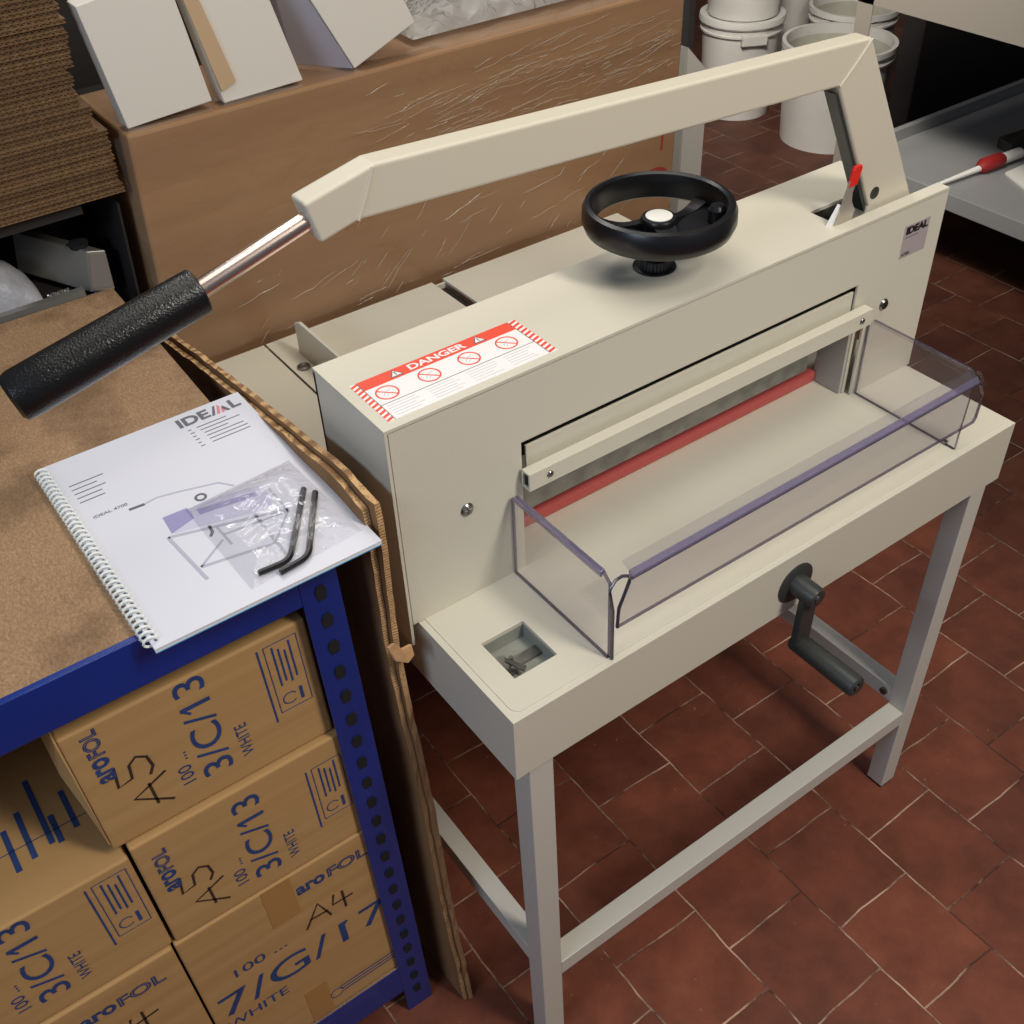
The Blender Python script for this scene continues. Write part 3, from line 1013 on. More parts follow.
bd = MB().box((0.7020, YP - 0.0004, 0.9005), (0.7480, YP, 0.9430)).build('badge', M['sticker'], pc)
MB().text('IDEAL', (0.7055, YP - 0.0004, 0.9310), (1, 0, 0), (0, 0, 1), w=0.0395, h=0.0100, bold=0.06).build('badge_name', M['ink_black'], bd, recalc=False)
MB().text('4700', (0.7040, YP - 0.0004, 0.9030), (1, 0, 0), (0, 0, 1), w=0.0150, h=0.0045, bold=0.01).build('badge_number', M['ink_black'], bd, recalc=False)
MB().box((0.7055, YP - 0.0006, 0.9265), (0.7300, YP - 0.0003, 0.9275)).build('badge_line', M['ink_grey'], bd)

# ------------------------------------------------------------------ blue shelf unit
SK, SZ = -0.026, 0.45
ZS = 0.878
su = thing('shelf_unit', (-0.45, 0.45, 0), 'blue steel shelf unit with a chipboard top on the left, cartons inside', 'shelf')
YF = 0.158


def slot_hole(mb_, x, z, s=1.0):
    pts = [(-0.0035, 0.009), (0.0035, 0.009), (0.0062, 0.002), (0.0040, -0.009), (-0.0040, -0.009), (-0.0062, 0.002)]
    mb_.prism([(x + a * s, YF - 0.0012, z + b * s) for a, b in pts], (0, 0.001, 0))


def post(xa, xb, ya, yb2, flip):
    p = MB()
    p.box((xa, ya, 0), (xb, ya + 0.002, ZS - 0.001))
    xx = xb - 0.002 if flip else xa
    p.box((xx, ya + 0.002, 0), (xx + 0.002, ya + 0.040, ZS - 0.001))
    return p.shear(SK, SZ)


pr = post(-0.1105, -0.0720, YF, 0, True).build('post', M['blue'], su)
hl = MB()
z = 0.835
while z > 0.04:
    slot_hole(hl, -0.0915, z)
    z -= 0.0375
hl.shear(SK, SZ).build('keyhole_slots', M['hole'], pr)
post(-0.1105, -0.0720, 0.735, 0, True).build('post', M['blue'], su)
post(-1.030, -0.990, YF, 0, False).build('post', M['blue'], su)
b = MB()
b.box((-0.990, YF + 0.0005, 0.8270), (-0.1105, YF + 0.0020, ZS + 0.0015))
b.box((-0.990, YF + 0.002, ZS + 0.0002), (-0.1105, YF + 0.0080, ZS + 0.0015))
b.shear(SK, SZ).build('front_beam', M['blue'], su, bevel=0.0008)
b = MB()
b.box((-0.080, YF + 0.01, 0.826), (-0.0735, 0.76, ZS - 0.006))
b.shear(SK, SZ).build('side_beam', M['blue'], su)
b = MB()
b.prism([(-1.04, YF + 0.0085, ZS - 0.012), (-0.0790, YF + 0.0085, ZS - 0.012), (-0.0640, 0.765, ZS - 0.012), (-1.04, 0.765, ZS - 0.012)], (0, 0, 0.0125))
b.build('chipboard_top', M['chip'], su, bevel=0.0008)
b = MB()
b.box((-0.990, YF + 0.0005, 0.060), (-0.1105, YF + 0.002, 0.122))
b.shear(SK, SZ).build('lower_beam', M['blue'], su)
b = MB()
b.box((-1.02, YF + 0.003, 0.105), (-0.084, 0.76, 0.120))
b.shear(SK, SZ).build('lower_deck', M['chip'], su)

# ------------------------------------------------------------------ cartons on the shelf


def sx(x, z):
    return x + SK * (z - SZ)


def carton(name_label, x0, x1, y0, y1, z0, z1, group=None):
    root = thing('carton', (sx((x0 + x1) / 2, z0), (y0 + y1) / 2, z0), name_label, 'box', group)
    c = MB()
    c.box((x0, y0, z0), (x1, y1, z1))
    c.shear(SK, SZ).build('carton_body', M['board'], root, bevel=0.003, seg=3)
    return root


def stroke(root, name, pts, wd, y, m, parent=None):
    MB().ribbon([(p[0], y, p[1]) for p in pts], wd, (0, -1, 0), 0.0002).shear(SK, SZ).build(name, m, parent or root)


def vtext(root, name, body, x, z, w_, h_, y, m=None, bold=0.0, outline=0.0, up=True):
    """up: reads upwards (turned a quarter left); x is the baseline, z the start"""
    a = MB()
    if up:
        a.text(body, (x, y, z), (0, 0, 1), (-1, 0, 0), w=w_, h=h_, bold=bold, outline=outline, depth=0.0004)
    else:
        a.text(body, (x, y, z), (1, 0, 0), (0, 0, 1), w=w_, h=h_, bold=bold, outline=outline, depth=0.0004)
    a.shear(SK, SZ).build(name, m or M['ink_blue'], root, recalc=False)


def a5_print(root, x0, z0, z1, y, hand=True):
    """print of the narrow cartons, x0 = left edge of the carton; text reads upwards"""
    dx = x0 + 0.3545
    hz = z1 - z0
    def X(x):
        return x + dx
    def Z(fr):
        return z0 + fr * hz
    vtext(root, 'maker_print', 'aro', X(-0.3225), Z(0.54), 0.034, 0.0155, y, bold=0.03)
    vtext(root, 'maker_print', 'FOL', X(-0.3225), Z(0.76), 0.036, 0.0155, y, outline=0.030)
    vtext(root, 'size_code', '3/C/13', X(-0.2215), Z(0.16), 0.138, 0.030, y, bold=0.002)
    zf = Z(0.16) + 0.138 * 0.735
    stroke(root, 'size_code_flag', [(X(-0.2495), zf), (X(-0.2425), zf - 0.0075)], 0.0028, y, M['ink_blue'])
    vtext(root, 'count_print', '100 ...', X(-0.2600), Z(0.20), 0.045, 0.013, y)
    vtext(root, 'colour_print', 'WHITE', X(-0.1985), Z(0.17), 0.047, 0.012, y)
    if hand:
        a = [(-0.285, 0.14), (-0.318, 0.30), (-0.283, 0.40)]
        stroke(root, 'marker_writing', [(X(p), Z(q)) for p, q in a], 0.0030, y, M['marker'])
        stroke(root, 'marker_writing', [(X(-0.300), Z(0.17)), (X(-0.301), Z(0.37))], 0.0028, y, M['marker'])
        a = [(-0.323, 0.62), (-0.326, 0.45), (-0.312, 0.47), (-0.310, 0.58), (-0.302, 0.62), (-0.293, 0.58), (-0.291, 0.49), (-0.296, 0.43)]
        stroke(root, 'marker_writing', [(X(p), Z(q)) for p, q in a], 0.0030, y, M['marker'])
    # boxed care notice at the right
    q = MB()
    xa, xb, za_, zb_ = X(-0.1615), X(-0.1275), Z(0.36), Z(0.93)
    for s_ in (((xa, za_), (xa, zb_)), ((xb, za_), (xb, zb_)), ((xa, za_), (xb, za_)), ((xa, zb_), (xb, zb_))):
        q.ribbon([(s_[0][0], y, s_[0][1]), (s_[1][0], y, s_[1][1])], 0.0009, (0, -1, 0), 0.0002)
    q.shear(SK, SZ).build('notice_frame', M['ink_blue'], root)
    q = MB()
    for k in range(4):
        xx = xa + 0.008 + k * 0.0058
        q.ribbon([(xx, y, za_ + 0.036 + (k % 2) * 0.004), (xx, y, zb_ - 0.004 - (k % 3) * 0.005)], 0.0020, (0, -1, 0), 0.0002)
    q.ribbon([(X(-0.1680), y, Z(0.30)), (X(-0.1680), y, Z(0.93))], 0.0020, (0, -1, 0), 0.0002)
    q.shear(SK, SZ).build('notice_lines', M['ink_blue'], root)
    q = MB()
    cx_, cz_ = xa + 0.0125, za_ + 0.0150
    q.ribbon([(cx_ + 0.0075 * math.cos(t_), y, cz_ + 0.0075 * math.sin(t_)) for t_ in [0.5 + k * 0.42 for k in range(13)]], 0.0013, (0, -1, 0), 0.0002)
    q.ribbon([(xb - 0.009, y, za_ + 0.006), (xb - 0.009, y, za_ + 0.024)], 0.0035, (0, -1, 0), 0.0002)
    q.shear(SK, SZ).build('recycling_mark', M['ink_blue'], root)


# top right, below the beam
b1 = carton('narrow brown carton marked 3/C/13, uppermost, right under the blue beam', -0.3480, -0.1080, 0.172, 0.56, 0.6290, 0.799)
a5_print(b1, -0.3480, 0.632, 0.799, 0.1718)
MB().prism([(-0.3490, 0.1725, 0.640), (-0.3540, 0.182, 0.70), (-0.3580, 0.190, 0.74), (-0.3500, 0.1725, 0.798), (-0.3480, 0.1725, 0.798), (-0.3482, 0.1725, 0.640)], (0, 0.20, 0)).shear(SK, SZ).build('loose_flap', M['board_top'], b1)
b2 = carton('narrow brown carton marked 3/C/13, between the top carton and the large A4 carton', -0.3365, -0.1030, 0.165, 0.56, 0.4480, 0.6270)
a5_print(b2, -0.3345 - 0.004, 0.447, 0.608, 0.1648)
b3 = carton('large brown carton marked 7/G/17 and A4, bottom right of the shelf', -0.3405, -0.0990, 0.1635, 0.56, 0.122, 0.4465)
y = 0.1633
vtext(b3, 'maker_print', 'aro', -0.2020, 0.4020, 0.036, 0.0155, y, bold=0.03, up=False)
vtext(b3, 'maker_print', 'FOL', -0.1620, 0.4020, 0.052, 0.0180, y, outline=0.030, up=False)
vtext(b3, 'count_print', '100 ...', -0.2980, 0.3230, 0.066, 0.016, y, up=False)
vtext(b3, 'size_code', '7/G/17', -0.3280, 0.2560, 0.224, 0.0440, y, bold=0.0, up=False)
stroke(b3, 'size_code_flag', [(-0.328 + 0.224 * 0.765, 0.298), (-0.328 + 0.224 * 0.72, 0.288)], 0.0042, y, M['ink_blue'])
vtext(b3, 'colour_print', 'WHITE', -0.3300, 0.2270, 0.0800, 0.0170, y, up=False)
A = [(-0.205, 0.328), (-0.184, 0.366), (-0.172, 0.328)]
stroke(b3, 'marker_writing', A, 0.0032, y, M['marker'])
stroke(b3, 'marker_writing', [(-0.198, 0.343), (-0.174, 0.341)], 0.003, y, M['marker'])
stroke(b3, 'marker_writing', [(-0.163, 0.364), (-0.167, 0.345), (-0.140, 0.344)], 0.0032, y, M['marker'])
stroke(b3, 'marker_writing', [(-0.152, 0.362), (-0.152, 0.326)], 0.0032, y, M['marker'])
MB().box((-0.240, y - 0.0004, 0.3700), (-0.205, y, 0.4455)).shear(SK, SZ).build('tape', M['board_tape'], b3)
MB().box((-0.235, y - 0.0004, 0.1230), (-0.205, y, 0.2000)).shear(SK, SZ).build('tape', M['board_tape'], b3)
q = MB()
for k in range(3):
    q.ribbon([(-0.190 + k * 0.002, y, 0.164 - k * 0.0065), (-0.103, y, 0.164 - k * 0.0065)], 0.0022, (0, -1, 0), 0.0002)
q.ribbon([(-0.196 + 0.009 * math.cos(t_), y, 0.155 + 0.009 * math.sin(t_)) for t_ in [k * 0.5 for k in range(13)]], 0.0016, (0, -1, 0), 0.0002)
q.shear(SK, SZ).build('footer_print', M['ink_blue'], b3)
b4 = carton('narrow brown carton marked 3/C/13 at the far left, its printed top uncovered', -0.5680, -0.3400, 0.167, 0.54, 0.4470, 0.6150)
a5_print(b4, -0.5680 - 0.006, 0.449, 0.615, 0.1668)
q = MB()
for xa, ya_, yb2 in ((-0.4340, 0.216, 0.272), (-0.4170, 0.222, 0.286), (-0.3980, 0.228, 0.320), (-0.3900, 0.224, 0.262), (-0.3720, 0.232, 0.285)):
    q.ribbon([(xa, ya_, 0.6152), (xa, yb2, 0.6152)], 0.0058, (0, 0, 1), 0.0002)
q.ribbon([(-0.47, 0.243, 0.6152), (-0.35, 0.243, 0.6152)], 0.0010, (0, 0, 1), 0.0002)
q.build('top_print', M['ink_blue'], b4)
b5 = carton('large brown carton at the bottom left edge of the photo, partly out of view', -0.5860, -0.3430, 0.1635, 0.56, 0.122, 0.4450)
y = 0.1633
vtext(b5, 'maker_print', 'aro', -0.4550, 0.4000, 0.038, 0.0155, y, bold=0.03, up=False)
vtext(b5, 'maker_print', 'FOL', -0.4140, 0.4000, 0.052, 0.0180, y, outline=0.030, up=False)
stroke(b5, 'marker_writing', [(-0.455, 0.328), (-0.434, 0.366), (-0.422, 0.328)], 0.0032, y, M['marker'])
stroke(b5, 'marker_writing', [(-0.448, 0.343), (-0.424, 0.341)], 0.003, y, M['marker'])
stroke(b5, 'marker_writing', [(-0.413, 0.368), (-0.417, 0.352), (-0.384, 0.356)], 0.0032, y, M['marker'])
stroke(b5, 'marker_writing', [(-0.400, 0.370), (-0.401, 0.330)], 0.0032, y, M['marker'])

# ------------------------------------------------------------------ standing cardboard sheets between shelf and cutter


def sheet(name, label, xc, th_, front, top, back_y, cat='cardboard'):
    """front: list of (z, y) along the cut front edge from floor up; top: list of (y, z)"""
    def interp(tab, v):
        if v <= tab[0][0]:
            return tab[0][1]
        for (a, b_), (c, d_) in zip(tab, tab[1:]):
            if v <= c:
                return b_ + (d_ - b_) * (v - a) / (c - a)
        return tab[-1][1]
    m_ = MB()
    nz, ny = 48, 40
    grid = {}
    for s_ in (0, 1):
        for i in range(nz + 1):
            for j in range(ny + 1):
                u = j / ny
                zf = i / nz
                zc_top = interp(top, interp(front, zf * top[0][1]) + u * 0.001)
                # shape
                yf = interp(front, zf * top[0][1])
                yy = yf + (back_y - yf) * u
                zz = zf * interp(top, yy)
                wob = 0.0045 * noise.noise(Vector((yy * 4, zz * 5, 3.1))) + 0.0015 * noise.noise(Vector((yy * 20, zz * 24, 7)))
                wob -= 0.030 * (zz - 0.45) * 0.55
                rag = 0.0022 * noise.noise(Vector((zz * 60, 2.0 + s_ * 3, 1))) if j == 0 else 0
                ragz = 0.0025 * noise.noise(Vector((yy * 70, 9.0 + s_ * 3, 1))) if i == nz else 0
                grid[(s_, i, j)] = m_.bm.verts.new((xc + wob + s_ * th_, yy + rag, max(0, zz + ragz)))
    for s_ in (0, 1):
        for i in range(nz):
            for j in range(ny):
                m_.bm.faces.new((grid[s_, i, j], grid[s_, i + 1, j], grid[s_, i + 1, j + 1], grid[s_, i, j + 1])).material_index = 0
    for i in range(nz):
        m_.bm.faces.new((grid[0, i, 0], grid[0, i + 1, 0], grid[1, i + 1, 0], grid[1, i, 0])).material_index = 1
        m_.bm.faces.new((grid[0, i, ny], grid[0, i + 1, ny], grid[1, i + 1, ny], grid[1, i, ny])).material_index = 1
    for j in range(ny):
        m_.bm.faces.new((grid[0, nz, j], grid[0, nz, j + 1], grid[1, nz, j + 1], grid[1, nz, j])).material_index = 1
        m_.bm.faces.new((grid[0, 0, j], grid[0, 0, j + 1], grid[1, 0, j + 1], grid[1, 0, j])).material_index = 1
    return tag(m_.build(name, [M['board_dark'], M['corr']], None), label, cat)


front = [(0.0, 0.120), (0.25, 0.133), (0.5, 0.146), (0.62, 0.150), (0.76, 0.153), (0.86, 0.148), (0.92, 0.152)]
top = [(0.13, 0.902), (0.150, 0.912), (0.20, 0.914), (0.247, 0.911), (0.34, 0.899), (0.46, 0.882), (0.68, 0.842)]
sh1 = sheet('cardboard_sheet', 'brown corrugated sheet standing upright, the one nearer the cream cutter', -0.0310, 0.0062, front, top, 0.70)
front2 = [(0.0, 0.124), (0.25, 0.139), (0.5, 0.152), (0.62, 0.156), (0.76, 0.160), (0.86, 0.158), (0.92, 0.165)]
top2 = [(0.13, 0.894), (0.150, 0.900), (0.20, 0.905), (0.247, 0.904), (0.34, 0.892), (0.46, 0.874), (0.68, 0.834)]
sh2 = sheet('cardboard_sheet', 'brown corrugated sheet standing upright, the one nearer the blue shelf post', -0.0380, 0.0060, front2, top2, 0.70)
tf = MB()
tf.prism([(-0.052, 0.145, 0.738), (-0.046, 0.143, 0.716), (-0.034, 0.140, 0.708), (-0.025, 0.142, 0.712), (-0.026, 0.143, 0.728), (-0.038, 0.142, 0.730), (-0.045, 0.143, 0.742)], (0.001, -0.0035, 0.001))
tf.build('torn_flap', mat('torn_board', (206, 160, 112), 0.85, var=0.15, scale=80), sh1, bevel=0.0008)

# ------------------------------------------------------------------ manual with coil binding
mx0, mx1, my0, my1 = -0.2605, -0.0435, 0.1335, 0.4380
zm = ZS + 0.0017
mn = thing('instruction_manual', ((mx0 + mx1) / 2, (my0 + my1) / 2, zm), 'white coil-bound instruction manual lying on the chipboard top', 'manual')
MB().box((mx0, my0, zm), (mx1, my1, zm + 0.0008)).build('back_cover', M['blue_cover'], mn)
MB().box((mx0, my0 + 0.0005, zm + 0.0008), (mx1 - 0.0005, my1, zm + 0.0042)).build('pages', M['page_edge'], mn)
MB().box((mx0, my0, zm + 0.0042), (mx1, my1, zm + 0.0050)).build('front_cover', M['paper'], mn)
zc = zm + 0.0050
ci = MB()
n = 38
for k in range(n):
    yc = my0 + 0.010 + (my1 - my0 - 0.020) * k / (n - 1)
    ci.tube([(mx0 + 0.0005 + 0.0062 * math.cos(a_), yc + 0.0012 * math.sin(a_ / 2), zm + 0.0050 + 0.0048 * math.sin(a_)) for a_ in [2 * PI * j / 14 for j in range(14)]], 0.00125, 6, closed=True)
ci.build('coil', M['coil'], mn)
hp = MB()
for k in range(n):
    yc = my0 + 0.010 + (my1 - my0 - 0.020) * k / (n - 1)
    hp.box((mx0 + 0.0035, yc - 0.0014, zc), (mx0 + 0.0066, yc + 0.0014, zc + 0.0002))
hp.build('punched_holes', M['ink_grey'], mn)
MB().text('IDE', (-0.1195, 0.4125, zc), (1, 0.02, 0), (0, 1, 0), w=0.0350, h=0.0165, bold=0.035).build('logo_letters', M['ink_grey'], mn, recalc=False)
MB().text('L', (-0.0610, 0.4130, zc), (1, 0.02, 0), (0, 1, 0), w=0.0110, h=0.0165, bold=0.035).build('logo_letters', M['ink_grey'], mn, recalc=False)
lg = MB()
lg.prism([(-0.0840, 0.4128, zc), (-0.0805, 0.4128, zc), (-0.0745, 0.4293, zc), (-0.0770, 0.4293, zc)], (0, 0, 0.0003))
lg.prism([(-0.0670, 0.4128, zc), (-0.0630, 0.4128, zc), (-0.0680, 0.4250, zc), (-0.0702, 0.4210, zc)], (0, 0, 0.0003))
lg.build('logo_stroke', M['ink_grey'], mn)
lg = MB()
lg.prism([(-0.0785, 0.4128, zc), (-0.0750, 0.4128, zc), (-0.0705, 0.4250, zc), (-0.0722, 0.4293, zc)], (0, 0, 0.0003))
lg.prism([(-0.0730, 0.4128, zc), (-0.0692, 0.4128, zc), (-0.0678, 0.4170, zc), (-0.0702, 0.4215, zc)], (0, 0, 0.0003))
lg.build('logo_accent', M['pink'], mn)
lt = MB()
for k, (xa, xb) in enumerate(((-0.1075, -0.0725), (-0.1060, -0.0600), (-0.1045, -0.0760), (-0.1045, -0.0620), (-0.1045, -0.0600), (-0.1045, -0.0600))):
    y = 0.4035 - k * 0.0066
    lt.box((xa + 0.0020, y, zc), (xb, y + 0.0013, zc + 0.0002))
    lt.box((-0.1150, y, zc), (-0.1115 + (k % 2) * 0.001, y + 0.0014, zc + 0.0002))
lt.build('language_list', M['ink_grey'], mn)
lt = MB()
for k, xb in enumerate((-0.2110, -0.2200, -0.2140, -0.2200, -0.2200)):
    y = 0.3900 - k * 0.0078
    lt.box((-0.2450, y, zc), (xb, y + 0.0013, zc + 0.0002))
lt.build('title_lines', M['ink_grey'], mn)
MB().text('IDEAL 4700', (-0.2420, 0.3280, zc), (1, 0, 0), (0, 1, 0), w=0.0330, h=0.0040, bold=0.005).build('model_print', M['ink_grey'], mn, recalc=False)


def flat(name, pts, m, dz=0.0002):
    MB().prism([(p[0], p[1], zc) for p in pts], (0, 0, dz)).build(name, m, mn)


def lines(name, segs, wd, m, h=0.0003):
    a = MB()
    for s_ in segs:
        a.ribbon([(p[0], p[1], zc) for p in s_], wd, (0, 0, 1), h)
    a.build(name, m, mn)


flat('drawing_body', [(-0.191, 0.288), (-0.135, 0.285), (-0.098, 0.277), (-0.093, 0.252), (-0.104, 0.239), (-0.190, 0.261)], M['draw_lilac'])
flat('drawing_press', [(-0.190, 0.289), (-0.166, 0.288), (-0.166, 0.270), (-0.192, 0.262)], M['draw_purple'], 0.0004)
flat('drawing_blade', [(-0.160, 0.280), (-0.105, 0.270), (-0.104, 0.263), (-0.160, 0.271)], M['draw_purple'], 0.0004)
lines('drawing_frame', [[(-0.197, 0.259), (-0.191, 0.185)], [(-0.119, 0.240), (-0.121, 0.170)], [(-0.197, 0.259), (-0.090, 0.226)], [(-0.189, 0.203), (-0.122, 0.191)]], 0.0034, M['draw_grey'])
lines('drawing_struts', [[(-0.189, 0.203), (-0.158, 0.225)], [(-0.091, 0.265), (-0.092, 0.222)], [(-0.093, 0.223), (-0.119, 0.194)], [(-0.154, 0.231), (-0.092, 0.224)],
                         [(-0.155, 0.245), (-0.154, 0.214)]], 0.0024, M['draw_grey'])
lines('drawing_lever', [[(-0.196, 0.319), (-0.183, 0.321), (-0.165, 0.317), (-0.126, 0.305), (-0.116, 0.291)]], 0.0022, M['draw_grey'])
lines('drawing_grip', [[(-0.211, 0.320), (-0.196, 0.319)]], 0.0034, M['ink_grey'])
lines('drawing_crank', [[(-0.160, 0.251), (-0.161, 0.241), (-0.165, 0.236)]], 0.0030, M['ink_grey'])
MB().lathe((-0.149, 0.295, zc), (0, 0, 1), [(0.0035, 0), (0.0060, 0), (0.0060, 0.0004), (0.0035, 0.0004)], 28, closed=True).build('drawing_wheel', M['ink_grey'], mn)

# zip bag with allen keys
bgm = MB()
P00, P10, P11, P01 = Vector((-0.1690, 0.2850, 0)), Vector((-0.0560, 0.2930, 0)), Vector((-0.0510, 0.1560, 0)), Vector((-0.1660, 0.1480, 0))
nb = 44
gv = []
for i in range(nb + 1):
    row = []
    for j in range(nb + 1):
        u, v = i / nb, j / nb
        p = (P00 * (1 - u) + P10 * u) * (1 - v) + (P01 * (1 - u) + P11 * u) * v
        edge = min(u, 1 - u, v, 1 - v)
        h_ = 0.0062 * min(1, edge * 6) + 0.0024 * abs(noise.noise(Vector((u * 5, v * 5, 0.3)))) * min(1, edge * 8) + 0.0012 * noise.noise(Vector((u * 16, v * 14, 2)))*min(1, edge*8)
        row.append(bgm.bm.verts.new((p.x, p.y, zc + 0.0008 + max(0, h_))))
    gv.append(row)
for i in range(nb):
    for j in range(nb):
        fc = bgm.bm.faces.new((gv[i][j], gv[i + 1][j], gv[i + 1][j + 1], gv[i][j + 1]))
        fc.smooth = True
zb_root = bgm.build('zip_bag', M['zip'], None)
tag(zb_root, 'small clear plastic zip bag with creases lying on the white manual', 'plastic bag')
MB().tube([(-0.1660, 0.2765, zc + 0.0035), (-0.11, 0.2815, zc + 0.0045), (-0.0580, 0.2845, zc + 0.0035)], 0.0009, 8).build('zip_seal', M['zip'], zb_root)


def allen(pts, label):
    a = MB()
    sm_ = [Vector(p) for p in pts]
    # round the bend
    A_, B_, C_ = sm_
    k1 = B_ + (A_ - B_).normalized() * 0.010
    k2 = B_ + (C_ - B_).normalized() * 0.010
    path = [A_, k1] + [(k1 * (1 - t_) ** 2 + B_ * 2 * t_ * (1 - t_) + k2 * t_ ** 2) for t_ in (0.25, 0.5, 0.75)] + [k2, C_]
    a.tube(path, 0.0031, 6)
    o = a.build('allen_key', M['allen'], None)
    tag(o, label, 'allen key')
    return o


z_ = zc + 0.0036
allen([(-0.0665, 0.2400, z_), (-0.1235, 0.1580, z_), (-0.1530, 0.1600, z_)], 'dark allen key in the zip bag, the one lying further left')
allen([(-0.0600, 0.2290, z_), (-0.1080, 0.1520, z_), (-0.1370, 0.1490, z_)], 'dark allen key in the zip bag, the one lying further right')

# ------------------------------------------------------------------ big carton wrapped in stretch film
ct = thing('wrapped_carton', (0.46, 0.87, 0), 'long brown carton wrapped in clear stretch film, standing behind the cutter', 'box')
CZT = 1.0485
MB().prism([(-0.045, 0.782, 0.0), (0.900, 0.782, 0.0), (0.912, 0.782, CZT), (0.008, 0.782, CZT)], (0, 0.18, 0)).build('carton_body', M['crate'], ct, bevel=0.004)


def wrinkled(u0, u1, v0, v1, fn, nu, nv, amp, seed, sc=6.0):
    a = MB()
    g_ = []
    for i in range(nu + 1):
        row = []
        for j in range(nv + 1):
            u = u0 + (u1 - u0) * i / nu
            v = v0 + (v1 - v0) * j / nv
            q_ = u * 0.88 + v * 0.47
            p_ = -u * 0.47 + v * 0.88
            k = abs(noise.noise(Vector((q_ * sc * 0.5, p_ * sc * 2.6, seed)))) + 0.35 * abs(noise.noise(Vector((q_ * sc * 1.5, p_ * sc * 5, seed + 5))))
            row.append(a.bm.verts.new(fn(u, v, amp * (1 - k))))
        g_.append(row)
    for i in range(nu):
        for j in range(nv):
            a.bm.faces.new((g_[i][j], g_[i + 1][j], g_[i + 1][j + 1], g_[i][j + 1])).smooth = True
    return a


wf = wrinkled(-0.01, 0.915, 0.66, CZT + 0.003, lambda u, v, k: (u, 0.7795 - k, v), 230, 100, 0.0060, 1.0, 4.0)
wf.build('stretch_film', M['film'], ct)
wf = wrinkled(0.01, 0.90, 0.774, 0.964, lambda u, v, k: (u, v, CZT + 0.002 + k), 120, 26, 0.005, 4.0, 7.0)
wf.build('stretch_film', M['film'], ct)
fd = MB()
rr_ = random.Random(11)
for k in range(190):
    if k % 3:
        u0 = 0.28 + 0.60 * rr_.random() ** 0.8
        v0 = rr_.uniform(0.930, 1.036) - 0.02 * (1 - u0)
        an = rr_.uniform(-0.02, 0.28)
        L_ = rr_.choice([0.02, 0.04, 0.07, 0.11]) * rr_.uniform(0.6, 1.2)
    else:
        u0 = rr_.uniform(0.06, 0.80)
        v0 = rr_.uniform(0.715, 0.86)
        an = rr_.choice([0.15, 0.30, 0.72, 0.80]) + rr_.uniform(-0.1, 0.1)
        L_ = rr_.choice([0.01, 0.02, 0.035, 0.08]) * rr_.uniform(0.6, 1.2)
    n_ = 9
    pts = []
    for j in range(n_):
        t_ = j / (n_ - 1)
        w_ = 0.05 * L_ * noise.noise(Vector((t_ * 3, k * 1.7, 2)))
        uu = u0 + math.cos(an) * L_ * t_ - math.sin(an) * w_
        vv = v0 + math.sin(an) * L_ * t_ + math.cos(an) * w_
        pts.append((uu, 0.7722, vv))
    if max(p[2] for p in pts) > 1.045 or max(p[0] for p in pts) > 0.905:
        continue
    w0 = rr_.uniform(0.00018, 0.00042)
    fd.tube(pts, [w0 * 0.3] + [w0 * rr_.uniform(0.5, 1.1) for _ in range(n_ - 2)] + [w0 * 0.2], 5)
fo = fd.build('film_folds', M['crease'], ct)
fo['kind'] = 'stuff'
rd = MB()
rd.prism([(0.865 + 0.030 * math.cos(a_), 0.7817, 0.752 + 0.016 * math.sin(a_)) for a_ in [k * PI / 8 for k in range(9)]], (0, -0.0004, 0))
rd.prism([(0.876, 0.7817, 0.795), (0.880, 0.7817, 0.795), (0.882, 0.7817, 0.822), (0.877, 0.7817, 0.822)], (0, -0.0003, 0))
rd.build('red_mark', mat('red_box_print', (176, 52, 40), 0.7, var=0.3, scale=90), ct)

# ------------------------------------------------------------------ white boxes on the wrapped carton


def quad_box(name, label, q, depth, rise, side_m=None):
    """front quad q = bl, br, tr, tl as (x, z) on y=.79, going back by depth"""
    root = thing(name, (q[0][0], 0.80, CZT), label, 'box')
    y_ = 0.790
    pts = [(x, y_, z) for x, z in q]
    MB().prism(pts, (0.0, depth, rise)).build('box_body', M['white_box'], root, bevel=0.0012)
    return root


w1 = quad_box('white_box', 'white box standing on the wrapped carton, the leftmost', [(0.0145, 1.0530), (0.1255, 1.0600), (0.1020, 1.2130), (-0.0080, 1.1970)], 0.03, 0.0)
w2 = quad_box('white_box', 'white box with a tan flap, the middle one on the wrapped carton', [(0.1405, 1.0530), (0.2515, 1.0560), (0.2000, 1.2500), (0.1100, 1.2150)], 0.03, 0.0)
MB().prism([(0.1392, 0.7895, 1.0690), (0.1600, 0.7895, 1.0770), (0.1230, 0.7895, 1.2200), (0.1080, 0.7895, 1.2150)], (0, -0.0025, 0)).build('tan_flap', mat('tan_board', (184, 156, 122), 0.7), w2)
w3 = quad_box('white_box', 'white box tilted on its corner, the rightmost of three on the wrapped carton', [(0.3280, 1.0530), (0.4265, 1.0920), (0.3500, 1.2600), (0.2200, 1.2600)], 0.04, 0.0)
MB().prism([(0.2750, 0.860, 1.0530), (0.3270, 0.792, 1.0530), (0.2190, 0.792, 1.2600), (0.2060, 0.835, 1.2600)], (0, 0.002, 0)).build('open_side', M['white_box_shaded'], w3)
